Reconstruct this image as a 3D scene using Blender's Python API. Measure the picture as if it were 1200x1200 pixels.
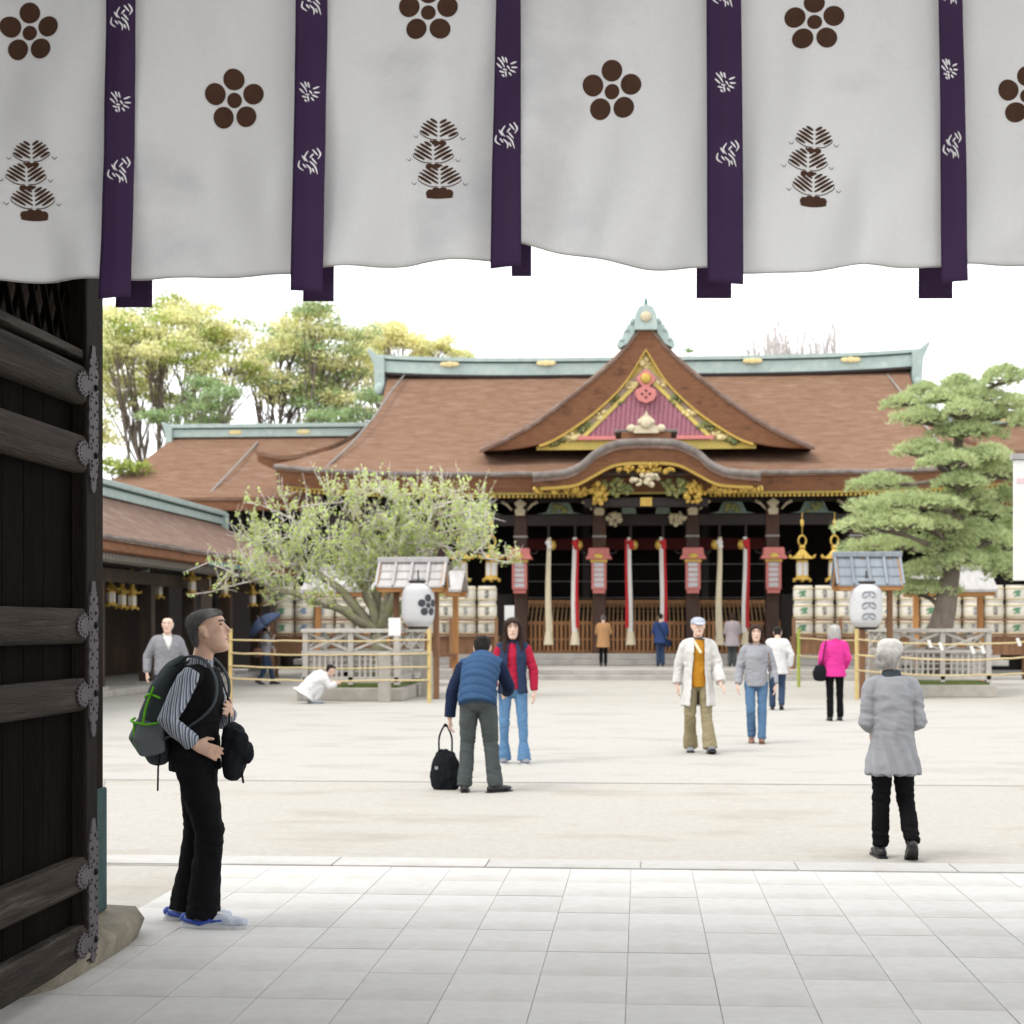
import bpy, bmesh, math, random
import numpy as np
from mathutils import Vector, Matrix, noise
R = math.radians
rng = random.Random(7)
for o in list(bpy.data.objects): bpy.data.objects.remove(o)
S = bpy.context.scene
COL = S.collection

# ------------------------------------------------------------------ camera
FPX, HZ, YAW, CAMZ = 2000.0, 733.0, math.atan(151 / 2000.0), 1.57
cam = bpy.data.cameras.new('camera'); CAM = bpy.data.objects.new('camera', cam); COL.objects.link(CAM)
CAM.location = (0, 0, CAMZ); CAM.rotation_euler = (R(90), 0, YAW)
cam.sensor_width = 36; cam.lens = FPX / 1200 * 36
cam.shift_y = (HZ - 600) / 1200
cam.clip_start = .1; cam.clip_end = 3000
cam.dof.use_dof = True; cam.dof.focus_distance = 8.2; cam.dof.aperture_fstop = 4.6
S.camera = CAM

# ------------------------------------------------------------------ world: bright overcast sky
w = bpy.data.worlds.new('World'); S.world = w; w.use_nodes = True
nt = w.node_tree; nt.nodes.clear()
sky = nt.nodes.new('ShaderNodeTexSky'); sky.sky_type = 'NISHITA'; sky.sun_disc = False
SUN_EL, SUN_AZ = R(56), R(236)            # azimuth clockwise from +Y: behind the camera, to its left
sky.sun_elevation = SUN_EL; sky.sun_rotation = SUN_AZ
sky.air_density = 1.0; sky.dust_density = 0.6; sky.ozone_density = 1.0
hs = nt.nodes.new('ShaderNodeHueSaturation'); hs.inputs['Saturation'].default_value = .10
bg = nt.nodes.new('ShaderNodeBackground'); bg.inputs['Strength'].default_value = .15
out = nt.nodes.new('ShaderNodeOutputWorld')
cl = nt.nodes.new('ShaderNodeMix'); cl.data_type = 'RGBA'; cl.inputs['Factor'].default_value = .8       # even cloud layer over the sky
cl.inputs['B'].default_value = (6.6, 6.7, 6.85, 1)
nt.links.new(sky.outputs[0], hs.inputs['Color']); nt.links.new(hs.outputs[0], cl.inputs['A']); nt.links.new(cl.outputs['Result'], bg.inputs['Color'])
nt.links.new(bg.outputs[0], out.inputs['Surface'])
sl = bpy.data.lights.new('sun', 'SUN'); sl.energy = 1.0; sl.angle = R(26); sl.color = (1, .96, .9)
SUN = bpy.data.objects.new('sun', sl); COL.objects.link(SUN); SUN.location = (-5, -10, 30)
sd = Vector((math.sin(SUN_AZ) * math.cos(SUN_EL), math.cos(SUN_AZ) * math.cos(SUN_EL), math.sin(SUN_EL)))
SUN.rotation_euler = sd.to_track_quat('Z', 'Y').to_euler()
vs = S.view_settings
vs.view_transform = 'Standard'; vs.look = 'None'; vs.gamma = 1; vs.use_curve_mapping = False
vs.exposure = 1.16

# ------------------------------------------------------------------ helpers
_c, _s = math.cos(YAW), math.sin(YAW)
def at(px, py, Y):
    """world point seen at photo pixel (px,py) on the vertical plane y=Y"""
    x = (px - 600) / FPX; t = Y / (_s * x + _c)
    return Vector(((_c * x - _s) * t, Y, CAMZ + (HZ - py) / FPX * t))
def gnd(px, py, z=0.0):
    t = (CAMZ - z) * FPX / (py - HZ); x = (px - 600) / FPX
    return Vector(((_c * x - _s) * t, (_s * x + _c) * t, z))
def dep(px, d, z=0.0):
    """point at camera depth d below pixel column px"""
    x = (px - 600) / FPX
    return Vector(((_c * x - _s) * d, (_s * x + _c) * d, z))

class MB:
    def __init__(s): s.v = []; s.f = []
    def add(s, vs, fs):
        b = len(s.v); s.v += [tuple(v) for v in vs]; s.f += [tuple(i + b for i in f) for f in fs]; return s
    def box(s, x0, x1, y0, y1, z0, z1, M=None):
        vs = [Vector((x, y, z)) for z in (z0, z1) for y in (y0, y1) for x in (x0, x1)]
        if M: vs = [M @ v for v in vs]
        return s.add(vs, [(0, 2, 3, 1), (4, 5, 7, 6), (0, 1, 5, 4), (2, 6, 7, 3), (0, 4, 6, 2), (1, 3, 7, 5)])
    def bar(s, p, q, w, h=None, up=(0, 0, 1)):
        p, q = Vector(p), Vector(q); h = h or w; d = (q - p).normalized(); u = Vector(up)
        a = d.cross(u)
        if a.length < 1e-3: a = d.cross(Vector((0, 1, 0)))
        a.normalize(); b = a.cross(d)
        vs = [c + a * i * w / 2 + b * j * h / 2 for c in (p, q) for j in (-1, 1) for i in (-1, 1)]
        return s.add(vs, [(0, 1, 3, 2), (4, 6, 7, 5), (0, 4, 5, 1), (2, 3, 7, 6), (0, 2, 6, 4), (1, 5, 7, 3)])
    def rings(s, rr, cap=True):
        n = len(rr[0]); vs = [p for r in rr for p in r]; fs = []
        for i in range(len(rr) - 1):
            for k in range(n):
                a, b = i * n + k, i * n + (k + 1) % n; fs.append((a, b, b + n, a + n))
        if cap:
            fs.append(tuple(range(n - 1, -1, -1))); m = (len(rr) - 1) * n; fs.append(tuple(range(m, m + n)))
        return s.add(vs, fs)
    def tube(s, pts, r, n=8, rb=None, lat=None, rnd=False):
        """swept tube; r, rb = half axes per point, lat = reference for the first axis"""
        P = [Vector(p) for p in pts]; m = len(P)
        ra = [r] * m if isinstance(r, (int, float)) else list(r)
        rb = ra if rb is None else ([rb] * m if isinstance(rb, (int, float)) else list(rb))
        T = [(P[min(i + 1, m - 1)] - P[max(i - 1, 0)]).normalized() for i in range(m)]
        rr = []; ref = Vector(lat) if lat is not None else (Vector((1, 0, 0)) if abs(T[0].x) < .8 else Vector((0, 0, 1)))
        def ring(c, t, a, b):
            nonlocal ref
            u = ref - t * ref.dot(t)
            if u.length < 1e-4: u = t.orthogonal()
            u.normalize()
            if lat is None: ref = u
            v = t.cross(u)
            return [c + u * a * math.cos(2 * math.pi * k / n) + v * b * math.sin(2 * math.pi * k / n) for k in range(n)]
        if rnd:
            for q in (.95, .6): 
                e = min(ra[0], rb[0]); z = math.sqrt(1 - q * q)
                rr.append(ring(P[0] - T[0] * e * q, T[0], ra[0] * z, rb[0] * z))
        for i in range(m): rr.append(ring(P[i], T[i], ra[i], rb[i]))
        if rnd:
            for q in (.6, .95):
                e = min(ra[-1], rb[-1]); z = math.sqrt(1 - q * q)
                rr.append(ring(P[-1] + T[-1] * e * q, T[-1], ra[-1] * z, rb[-1] * z))
        return s.rings(rr)
    def lathe(s, prof, n=16, c=(0, 0, 0), M=None):
        c = Vector(c); rr = []
        for r, z in prof:
            ring = [Vector((r * math.cos(2 * math.pi * k / n), r * math.sin(2 * math.pi * k / n), z)) for k in range(n)]
            if M: ring = [M @ p for p in ring]
            rr.append([c + p for p in ring])
        return s.rings(rr)
    def ell(s, c, r, n=12, m=8, M=None):
        prof = [(math.sin(math.pi * (i + .02) / (m + .04)) , -math.cos(math.pi * (i + .02) / (m + .04))) for i in range(m + 1)]
        rr = []
        for a, z in prof:
            ring = [Vector((a * r[0] * math.cos(2 * math.pi * k / n), a * r[1] * math.sin(2 * math.pi * k / n), z * r[2])) for k in range(n)]
            if M: ring = [M @ p for p in ring]
            rr.append([Vector(c) + p for p in ring])
        return s.rings(rr)
    def grid(s, nu, nv, fn):
        vs = [fn(i / nu, j / nv) for j in range(nv + 1) for i in range(nu + 1)]
        return s.add(vs, [(j * (nu + 1) + i, j * (nu + 1) + i + 1, (j + 1) * (nu + 1) + i + 1, (j + 1) * (nu + 1) + i) for j in range(nv) for i in range(nu)])
    def slab(s, nu, nv, top, bot):
        """closed slab between two grid functions"""
        n1, n2 = nu + 1, nv + 1
        vs = [top(i / nu, j / nv) for j in range(n2) for i in range(n1)] + [bot(i / nu, j / nv) for j in range(n2) for i in range(n1)]
        N = n1 * n2; fs = []
        for j in range(nv):
            for i in range(nu):
                a = j * n1 + i; fs += [(a, a + 1, a + 1 + n1, a + n1), (N + a, N + a + n1, N + a + 1 + n1, N + a + 1)]
        for i in range(nu):
            fs.append((i, N + i, N + i + 1, i + 1)); a = nv * n1 + i; fs.append((a, a + 1, N + a + 1, N + a))
        for j in range(nv):
            a = j * n1; fs.append((a, a + n1, N + a + n1, N + a)); a = j * n1 + nu; fs.append((a, N + a, N + a + n1, a + n1))
        return s.add(vs, fs)
    def prism(s, poly, y0, y1, M=None):
        """polygon in the XZ plane extruded along Y"""
        n = len(poly); vs = [Vector((p[0], y, p[1])) for y in (y0, y1) for p in poly]
        if M: vs = [M @ v for v in vs]
        return s.add(vs, [tuple(range(n)), tuple(range(2 * n - 1, n - 1, -1))] + [(k, k + n, (k + 1) % n + n, (k + 1) % n) for k in range(n)])
    def xf(s, M): s.v = [tuple(M @ Vector(v)) for v in s.v]; return s
    def mesh(s, name):
        me = bpy.data.meshes.new(name); me.from_pydata(s.v, [], s.f); me.update()
        bm = bmesh.new(); bm.from_mesh(me); bmesh.ops.recalc_face_normals(bm, faces=bm.faces); bm.to_mesh(me); bm.free()
        return me
    def build(s, name, mat, parent=None, smooth=0, bevel=0, loc=None):
        o = link(name, s.mesh(name), mat, parent, loc)
        if smooth: shade(o.data, smooth)
        if bevel: bev(o, bevel)
        return o
def shade(me, ang=40):
    me.polygons.foreach_set('use_smooth', [True] * len(me.polygons))
    if ang < 170: me.set_sharp_from_angle(angle=R(ang))
def bev(o, wd, seg=2):
    m = o.modifiers.new('bevel', 'BEVEL'); m.width = wd; m.segments = seg; m.limit_method = 'ANGLE'; m.angle_limit = R(35)
def link(name, me, mat, parent=None, loc=None, rot=None):
    o = bpy.data.objects.new(name, me); COL.objects.link(o)
    if mat is not None and not me.materials: me.materials.append(mat if not isinstance(mat, str) else MT[mat])
    if parent is not None: o.parent = parent
    if loc is not None: o.location = loc
    if rot is not None: o.rotation_euler = rot
    return o
def tag(o, label=None, cat=None, group=None, kind=None):
    if label: o['label'] = label
    if cat: o['category'] = cat
    if group: o['group'] = group
    if kind: o['kind'] = kind
    return o
def empty(name, loc=(0, 0, 0), rz=0, label=None, cat=None, group=None):
    o = bpy.data.objects.new(name, None); COL.objects.link(o); o.location = loc; o.rotation_euler = (0, 0, rz)
    o.empty_display_size = .2
    return tag(o, label, cat, group)
def copy_tree(o, parent=None):
    c = o.copy(); COL.objects.link(c); c.parent = parent
    for ch in o.children: copy_tree(ch, c)
    return c
def lerp(a, b, t): return a + (b - a) * t
def spl(pts, n=16):
    """points resampled along a smooth curve"""
    m = len(pts) - 1
    return [Vector([sm([(i, p[k]) for i, p in enumerate(pts)], m * q / n) for k in range(3)]) for q in range(n + 1)]
def pl(tbl, x):
    """piecewise-linear lookup in [(x,y),...]"""
    if x <= tbl[0][0]: return tbl[0][1]
    for (a, p), (b, q) in zip(tbl, tbl[1:]):
        if x <= b: return p + (q - p) * (x - a) / (b - a)
    return tbl[-1][1]
def sm(tbl, x):
    """smooth (Catmull-Rom) lookup"""
    n = len(tbl)
    if x <= tbl[0][0]: return tbl[0][1]
    if x >= tbl[-1][0]: return tbl[-1][1]
    for i in range(n - 1):
        (a, p), (b, q) = tbl[i], tbl[i + 1]
        if x <= b:
            t = (x - a) / (b - a)
            m0 = (q - tbl[i - 1][1]) / (b - tbl[i - 1][0]) if i else (q - p) / (b - a)
            m1 = (tbl[i + 2][1] - p) / (tbl[i + 2][0] - a) if i < n - 2 else (q - p) / (b - a)
            h = b - a; t2, t3 = t * t, t * t * t
            return (2 * t3 - 3 * t2 + 1) * p + (t3 - 2 * t2 + t) * h * m0 + (-2 * t3 + 3 * t2) * q + (t3 - t2) * h * m1

# ------------------------------------------------------------------ materials
MT = {}
def mat(name, c, c2=None, scale=4, rough=.75, metal=0, bump=.25, bscale=30, stretch=(1, 1, 1), rnd=.12, detail=5, spec=.3, isl=False, trans=0, stain=None, emit=None):
    """principled material: two-tone noise, per-object shade shift, fine bump"""
    m = bpy.data.materials.new(name); m.use_nodes = True; t = m.node_tree; N = t.nodes; L = t.links
    b = N['Principled BSDF']; b.inputs['Roughness'].default_value = rough; b.inputs['Metallic'].default_value = metal
    b.inputs['Specular IOR Level'].default_value = spec
    tc = N.new('ShaderNodeTexCoord'); mp = N.new('ShaderNodeMapping'); mp.inputs['Scale'].default_value = stretch
    L.new(tc.outputs['Object'], mp.inputs['Vector'])
    oi = N.new('ShaderNodeObjectInfo'); mu = N.new('ShaderNodeMath'); mu.operation = 'MULTIPLY'; mu.inputs[1].default_value = 31
    L.new(oi.outputs['Random'], mu.inputs[0])
    nz = N.new('ShaderNodeTexNoise'); nz.noise_dimensions = '4D'; nz.inputs['Scale'].default_value = scale; nz.inputs['Detail'].default_value = detail
    nz.inputs['Roughness'].default_value = .6
    L.new(mp.outputs[0], nz.inputs['Vector']); L.new(mu.outputs[0], nz.inputs['W'])
    rp = N.new('ShaderNodeValToRGB'); rp.color_ramp.elements[0].position = .32; rp.color_ramp.elements[1].position = .68
    c2 = c2 or tuple(x * .72 for x in c)
    rp.color_ramp.elements[0].color = (*c2, 1); rp.color_ramp.elements[1].color = (*c, 1)
    L.new(nz.outputs['Fac'], rp.inputs[0]); col = rp.outputs[0]
    if stain:
        n2 = N.new('ShaderNodeTexNoise'); n2.inputs['Scale'].default_value = stain[1]; n2.inputs['Detail'].default_value = 6; n2.inputs['Roughness'].default_value = .65
        mp2 = N.new('ShaderNodeMapping'); mp2.inputs['Scale'].default_value = stain[4] if len(stain) > 4 else (1, 1, 1)
        L.new(tc.outputs['Object'], mp2.inputs['Vector']); L.new(mp2.outputs[0], n2.inputs['Vector'])
        r2 = N.new('ShaderNodeMapRange'); r2.inputs['From Min'].default_value = stain[2]; r2.inputs['From Max'].default_value = stain[3]
        L.new(n2.outputs['Fac'], r2.inputs['Value'])
        mx = N.new('ShaderNodeMix'); mx.data_type = 'RGBA'; L.new(r2.outputs[0], mx.inputs['Factor']); L.new(col, mx.inputs['A'])
        mx.inputs['B'].default_value = (*stain[0], 1); col = mx.outputs['Result']
    if rnd or isl:
        hv = N.new('ShaderNodeHueSaturation'); mr = N.new('ShaderNodeMapRange')
        r = rnd if not isl else isl
        mr.inputs['To Min'].default_value = 1 - r; mr.inputs['To Max'].default_value = 1 + r
        if isl:
            g = N.new('ShaderNodeNewGeometry'); L.new(g.outputs['Random Per Island'], mr.inputs['Value'])
            mh = N.new('ShaderNodeMapRange'); mh.inputs['To Min'].default_value = .5 - r * .06; mh.inputs['To Max'].default_value = .5 + r * .06
            L.new(g.outputs['Random Per Island'], mh.inputs['Value']); L.new(mh.outputs[0], hv.inputs['Hue'])
        else: L.new(oi.outputs['Random'], mr.inputs['Value'])
        L.new(mr.outputs[0], hv.inputs['Value']); L.new(col, hv.inputs['Color']); col = hv.outputs[0]
    L.new(col, b.inputs['Base Color'])
    if bump:
        nb = N.new('ShaderNodeTexNoise'); nb.inputs['Scale'].default_value = bscale; nb.inputs['Detail'].default_value = 4
        L.new(mp.outputs[0], nb.inputs['Vector'])
        bp = N.new('ShaderNodeBump'); bp.inputs['Strength'].default_value = bump; bp.inputs['Distance'].default_value = .6 / bscale
        L.new(nb.outputs['Fac'], bp.inputs['Height']); L.new(bp.outputs[0], b.inputs['Normal'])
    if trans:
        tr = N.new('ShaderNodeBsdfTranslucent'); L.new(col, tr.inputs['Color']); ms = N.new('ShaderNodeMixShader'); ms.inputs[0].default_value = trans
        L.new(b.outputs[0], ms.inputs[1]); L.new(tr.outputs[0], ms.inputs[2]); L.new(ms.outputs[0], N['Material Output'].inputs['Surface'])
    MT[name] = m; return m
def stripes(name, cols, axis, scale, rough=.85, dist=1.0):
    """woven stripes: several band widths over one coordinate of the object"""
    m = mat(name, cols[0], rough=rough, rnd=0, bump=.3, bscale=160); t = m.node_tree; N = t.nodes; L = t.links; b = N['Principled BSDF']
    tc = N.new('ShaderNodeTexCoord'); sx = N.new('ShaderNodeSeparateXYZ'); L.new(tc.outputs['Object'], sx.inputs[0])
    ns = N.new('ShaderNodeTexNoise'); ns.inputs['Scale'].default_value = 6; L.new(tc.outputs['Object'], ns.inputs['Vector'])
    a = N.new('ShaderNodeMath'); a.operation = 'MULTIPLY_ADD'; a.inputs[1].default_value = .012 * dist; L.new(ns.outputs['Fac'], a.inputs[0]); L.new(sx.outputs[axis], a.inputs[2])
    k = N.new('ShaderNodeMath'); k.operation = 'MULTIPLY'; k.inputs[1].default_value = scale; L.new(a.outputs[0], k.inputs[0])
    fr = N.new('ShaderNodeMath'); fr.operation = 'FRACT'; L.new(k.outputs[0], fr.inputs[0])
    rp = N.new('ShaderNodeValToRGB'); rp.color_ramp.interpolation = 'CONSTANT'; e = rp.color_ramp.elements
    pos = [i / len(cols) for i in range(len(cols))]; e[0].color = (*cols[0], 1); e[0].position = 0; e[1].position = pos[1]; e[1].color = (*cols[1], 1)
    for p, c in list(zip(pos, cols))[2:]: q = e.new(p); q.color = (*c, 1)
    L.new(fr.outputs[0], rp.inputs[0]); L.new(rp.outputs[0], b.inputs['Base Color'])
    return m
S.cycles.use_denoising = True; S.cycles.max_bounces = 8; S.cycles.diffuse_bounces = 4; S.cycles.transparent_max_bounces = 8

mat('sand', (.385, .365, .33), (.325, .305, .27), scale=22, rough=.95, bump=.5, bscale=70, rnd=0, detail=10, stain=((.29, .262, .22), .75, .52, .70, (.8, 1.3, 1)))
mat('sand_path', (.39, .375, .345), (.335, .32, .29), scale=22, rough=.95, bump=.5, bscale=70, rnd=0, detail=10, stain=((.305, .283, .245), .8, .52, .68, (.8, 1.3, 1)))
mat('edging', (.335, .315, .28), scale=5, rough=.95, rnd=0)
mat('granite', (0.513, 0.500, 0.479), (0.462, 0.449, 0.428), scale=14, rough=.85, bump=.25, bscale=140, rnd=.05, detail=9, stain=((0.393, 0.372, 0.334), 1.1, .50, .74))
mat('kerb_granite', (0.435, 0.422, 0.406), (0.385, 0.372, 0.351), scale=10, rough=.85, bump=.25, bscale=120, rnd=.05, detail=9, stain=((0.334, 0.310, 0.275), 1.2, .5, .75))
mat('granite_joint', (.49, .465, .43), rough=.95)
mat('platform_stone', (0.416, 0.392, 0.360), scale=2, rough=.9, rnd=.04)
mat('old_stone', (0.216, 0.189, 0.144), (0.135, 0.117, 0.090), scale=6, rough=.9, bump=.6, bscale=35, stain=((0.090, 0.081, 0.054), 3, .5, .75))
mat('fence_stone', (0.400, 0.376, 0.336), (0.304, 0.280, 0.240), scale=4, rough=.9, bump=.4)
mat('moss', (.13, .17, .05), (.08, .10, .03), scale=12, rough=.95, bump=.8, bscale=50)
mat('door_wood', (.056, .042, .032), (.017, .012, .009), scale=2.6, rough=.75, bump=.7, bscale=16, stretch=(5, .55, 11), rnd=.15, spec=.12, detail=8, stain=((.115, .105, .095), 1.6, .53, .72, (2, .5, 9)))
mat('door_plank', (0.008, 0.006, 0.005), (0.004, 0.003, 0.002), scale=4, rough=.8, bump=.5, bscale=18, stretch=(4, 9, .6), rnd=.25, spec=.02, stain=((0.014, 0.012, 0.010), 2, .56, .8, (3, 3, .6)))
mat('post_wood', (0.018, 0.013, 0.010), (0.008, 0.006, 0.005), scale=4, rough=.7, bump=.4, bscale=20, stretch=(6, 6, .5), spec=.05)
mat('iron', (0.078, 0.068, 0.075), (0.051, 0.043, 0.046), scale=14, rough=.55, metal=.05, spec=.15, bump=.3, bscale=70)
mat('iron_stud', (.010, .009, .010), rough=.7, spec=.1)
mat('copper_sheet', (0.039, 0.083, 0.083), (0.022, 0.050, 0.050), scale=8, rough=.6, metal=.2)
mat('gate_timber', (.045, .032, .024), rough=.8, spec=.05)
mat('cloth', (0.817, 0.817, 0.817), (0.779, 0.779, 0.779), scale=120, rough=.9, bump=.35, bscale=420, rnd=.015, detail=3, trans=.50, stain=((0.684, 0.684, 0.694), 1.1, .56, .72, (1, 1, 1.6)))
mat('crest_brown', (.058, .026, .014), (.045, .02, .011), scale=30, rough=.9, rnd=0, bump=.2, bscale=260)
mat('purple', (0.037, 0.017, 0.054), (0.029, 0.013, 0.043), scale=5, rough=.75, bump=.25, bscale=240, rnd=.08, spec=.2)
mat('white_print', (.75, .73, .74), rough=.9, rnd=0, bump=0)

# ------------------------------------------------------------------ ground
g = MB()
_gx = np.unique(np.concatenate([np.linspace(-900, -60, 8), np.linspace(-60, 60, 41), np.linspace(60, 900, 8)]))
g.add([(x, y, 0) for y in (-60, 0, 60, 200, 1500) for x in _gx], [(j * len(_gx) + i, j * len(_gx) + i + 1, (j + 1) * len(_gx) + i + 1, (j + 1) * len(_gx) + i) for j in range(4) for i in range(len(_gx) - 1)])
tag(g.build('ground', 'sand'), kind='structure')
p = MB(); p.add([(-30, 17.0, .004), (30, 17.0, .004), (30, 34, .004), (-30, 34, .004)], [(0, 1, 2, 3)])
tag(p.build('path', 'sand_path'), kind='structure')
e = MB()
e.add([(-3.9, 11.5, .008), (-3.82, 11.5, .008), (-5.4, 16.9, .008), (-5.48, 16.9, .008)], [(0, 1, 2, 3)])
tag(e.build('path_edging', 'edging'), kind='structure')

# gate floor of granite flags: joint bed plus single tiles
PX0, PW, PY0, PH = -2.76, .3855, 5.0, .556
pv = MB(); pv.box(PX0 - .01, PX0 + 15 * PW + .01, PY0 - 8, 10.94, -.05, .006)
pave = tag(pv.build('pavement', 'granite_joint'), kind='structure')
tme = [MB().box(-PW / 2 + .0022, PW / 2 - .0022, -PH / 2 + .0022, PH / 2 - .0022, 0, .006).mesh('tile') for _ in range(1)][0]
tme.materials.append(MT['granite'])
for j in range(10):
    for i in range(15):
        y = 10.94 - PH * (j + .5)
        link('tile', tme, None, pave, (PX0 + PW * (i + .5), y, .004 + rng.uniform(-.0015, .0015)))
kme = MB().box(-.495, .495, -.19, .19, -.05, .018).mesh('kerb_stone'); kme.materials.append(MT['kerb_granite'])
kb = MB().box(-6, 6, 10.94, 11.34, -.05, .008); kerb = tag(kb.build('kerb_strip', 'granite_joint'), kind='structure')
for i in range(12): link('kerb_stone', kme, None, kerb, (-5.5 + i, 11.14, rng.uniform(-.001, .001)))

# ------------------------------------------------------------------ gate (only its left door post stands in view; unseen roof and wall sized for shade)
gate = empty('gate', (0, 7.9, 0), 0, 'dark timber gate post and roof framing the courtyard view', 'gate')
for sx in (-1, 1):
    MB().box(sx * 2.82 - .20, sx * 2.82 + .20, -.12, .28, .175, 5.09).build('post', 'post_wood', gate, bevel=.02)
    MB().box(sx * 2.82 - .212, sx * 2.82 + .212, -.135, .295, .178, .78).build('post_sleeve', 'copper_sheet', gate, bevel=.01)
    MB().box(sx * 2.9 - .2, sx * 2.9 + .2, -4.4, -4.0, 0, 5.09).build('post', 'post_wood', gate)
MB().box(-4.6, 4.6, -4.4, .0, 5.1, 5.28).build('roof', 'gate_timber', gate)  # out of view; height and reach set for the shade on door, curtain and floor
MB().box(-3.4, 3.4, -.06, .24, 3.9, 4.3).build('lintel', 'post_wood', gate)
for sx in (-1,): MB().box(sx * 4.3 - .1, sx * 4.3 + .1, -4.3, .1, .0, 5.09).build('side_wall', 'gate_timber', gate)  # unseen wall added with the roof to darken the gateway
cb = MB().tube([(-4, -2.1, 3.92), (4, -2.1, 3.92)], .04, 10); cb.build('curtain_rod', 'gate_timber', gate)
# stone under the door post
def block(u, v): return None
st = MB(); rr = []
for z, gx_, y0_, y1_, r in ((0, .37, 6.95, 8.55, 5), (.10, .40, 6.90, 8.6, 5), (.135, .385, 6.93, 8.57, 5), (.155, .33, 7.0, 8.5, 5), (.168, .27, 7.1, 8.42, 5), (.178, .23, 7.2, 8.35, 6)):
    ring = []
    for k in range(28):
        a = 2 * math.pi * k / 28; c, s_ = math.cos(a), math.sin(a)
        q = (abs(c) ** r + abs(s_) ** r) ** (-1 / r)
        x_, y_ = c * q * gx_, s_ * q * (y1_ - y0_) / 2
        n = noise.noise(Vector((x_ * 5, y_ * 5, z * 9))) * .014
        ring.append(Vector((-2.86 + x_ * (1 + n), (y0_ + y1_) / 2 + y_ * (1 + n), z + (n * .6 if z > 0 else 0))))
    rr.append(ring)
st.rings(rr)
tag(st.build('pillar_stone', 'old_stone', smooth=50), 'worn rounded foundation stone under the dark gate post', 'stone')

# ------------------------------------------------------------------ open door leaf, along the view
door = empty('gate_door', (-2.53, 7.62, 0), 0, 'dark open wooden gate door with iron strap fittings and thick rails', 'door')
Y0 = -3.6
x = 0; k = 0; yy = Y0
while yy < -.02:
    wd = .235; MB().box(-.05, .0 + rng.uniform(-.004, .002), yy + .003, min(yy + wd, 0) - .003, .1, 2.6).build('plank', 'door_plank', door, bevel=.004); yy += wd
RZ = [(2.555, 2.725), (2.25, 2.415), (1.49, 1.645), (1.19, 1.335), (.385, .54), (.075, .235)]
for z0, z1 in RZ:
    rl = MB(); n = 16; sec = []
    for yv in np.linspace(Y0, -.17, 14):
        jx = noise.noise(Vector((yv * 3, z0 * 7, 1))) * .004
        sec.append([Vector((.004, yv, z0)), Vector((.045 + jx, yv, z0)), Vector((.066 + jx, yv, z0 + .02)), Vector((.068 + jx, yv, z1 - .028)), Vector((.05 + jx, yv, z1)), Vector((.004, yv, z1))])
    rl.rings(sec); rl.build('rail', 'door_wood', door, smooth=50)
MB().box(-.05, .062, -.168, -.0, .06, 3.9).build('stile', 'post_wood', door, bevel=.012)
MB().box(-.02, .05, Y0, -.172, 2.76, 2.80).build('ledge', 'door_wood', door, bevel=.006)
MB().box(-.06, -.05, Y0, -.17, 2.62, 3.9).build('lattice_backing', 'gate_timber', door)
for s_ in (-1, 1):
    for q in range(30):
        a = Y0 - 1.1 + q * .16; L_ = 1.1
        p0, p1 = (a, 2.80), (a + L_ * .55, 3.9)
        if s_ < 0: p0, p1 = (a + L_ * .55, 2.80), (a, 3.9)
        pts = [(p0[0] + (p1[0] - p0[0]) * t, p0[1] + (p1[1] - p0[1]) * t) for t in np.linspace(0, 1, 23)]
        pts = [p_ for p_ in pts if Y0 < p_[0] < -.18]
        if len(pts) > 1:
            xo = -.02 if s_ > 0 else -.004
            MB().bar((xo, *pts[0]), (xo, *pts[-1]), .014, .024, up=(1, 0, 0)).build('lattice_bar', 'door_plank', door)
def fitting(za, zb, arms):
    m = MB(); poly = []
    yc, hw = -.088, .062
    N = 34
    for i in range(N + 1):
        z = lerp(za, zb, i / N); e_ = min(1, (z - za) / .12, (zb - z) / .12); wv = hw * (max(.05, e_) ** .5) + .006 * math.sin(i * 1.9)
        poly.append((yc + wv, z))
    for i in range(N, -1, -1):
        z = lerp(za, zb, i / N); e_ = min(1, (z - za) / .12, (zb - z) / .12); wv = hw * (max(.05, e_) ** .5) + .006 * math.sin(i * 1.9)
        poly.append((yc - wv, z))
    M_ = Matrix(((0, 1, 0, 0), (1, 0, 0, 0), (0, 0, 1, 0), (0, 0, 0, 1)))
    m.prism(poly, .0625, .071, M_)
    studs = MB()
    for i in range(2, N - 1):
        z = lerp(za, zb, i / N)
        for sg in (-1, 1):
            if i % 2: studs.ell((.0715, yc + sg * hw * .68, z), (.003, .006, .006), 8, 4)
        if i % 3 == 0: studs.ell((.0715, yc + rng.uniform(-.03, .03), z), (.004, .007, .01), 8, 4)
    for z in arms:
        pa = []
        for i in range(41):
            a = math.pi / 2 + math.pi * i / 40
            pa.append((yc - .14 + math.cos(a) * (.095 + .008 * math.sin(i * 1.3)), z + math.sin(a) * (.052 + .006 * math.sin(i * 1.3))))
        pa += [(yc - .09, z - .038), (yc, z - .045), (yc, z + .045), (yc - .09, z + .038)]
        m.prism(pa, .069, .077, M_)
        for i in range(9):
            a = math.pi / 2 + math.pi * i / 8
            studs.ell((.0775, yc - .13 + math.cos(a) * .078, z + math.sin(a) * .040), (.003, .0048, .0048), 8, 4)
        for q in (-.05, -.09):
            for sg in (-1, 1): studs.ell((.0775, yc + q, z + sg * .03), (.004, .007, .007), 8, 4)
        studs.ell((.078, yc, z), (.014, .016, .016), 12, 6)
    f_ = m.build('strap_fitting', 'iron', door)
    s2 = studs.build('nail', 'iron_stud', f_); tag(s2, kind='stuff')
fitting(2.17, 2.83, (2.64, 2.335)); fitting(1.07, 1.77, (1.57, 1.265)); fitting(.05, .70, (.46, .155))

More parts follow.
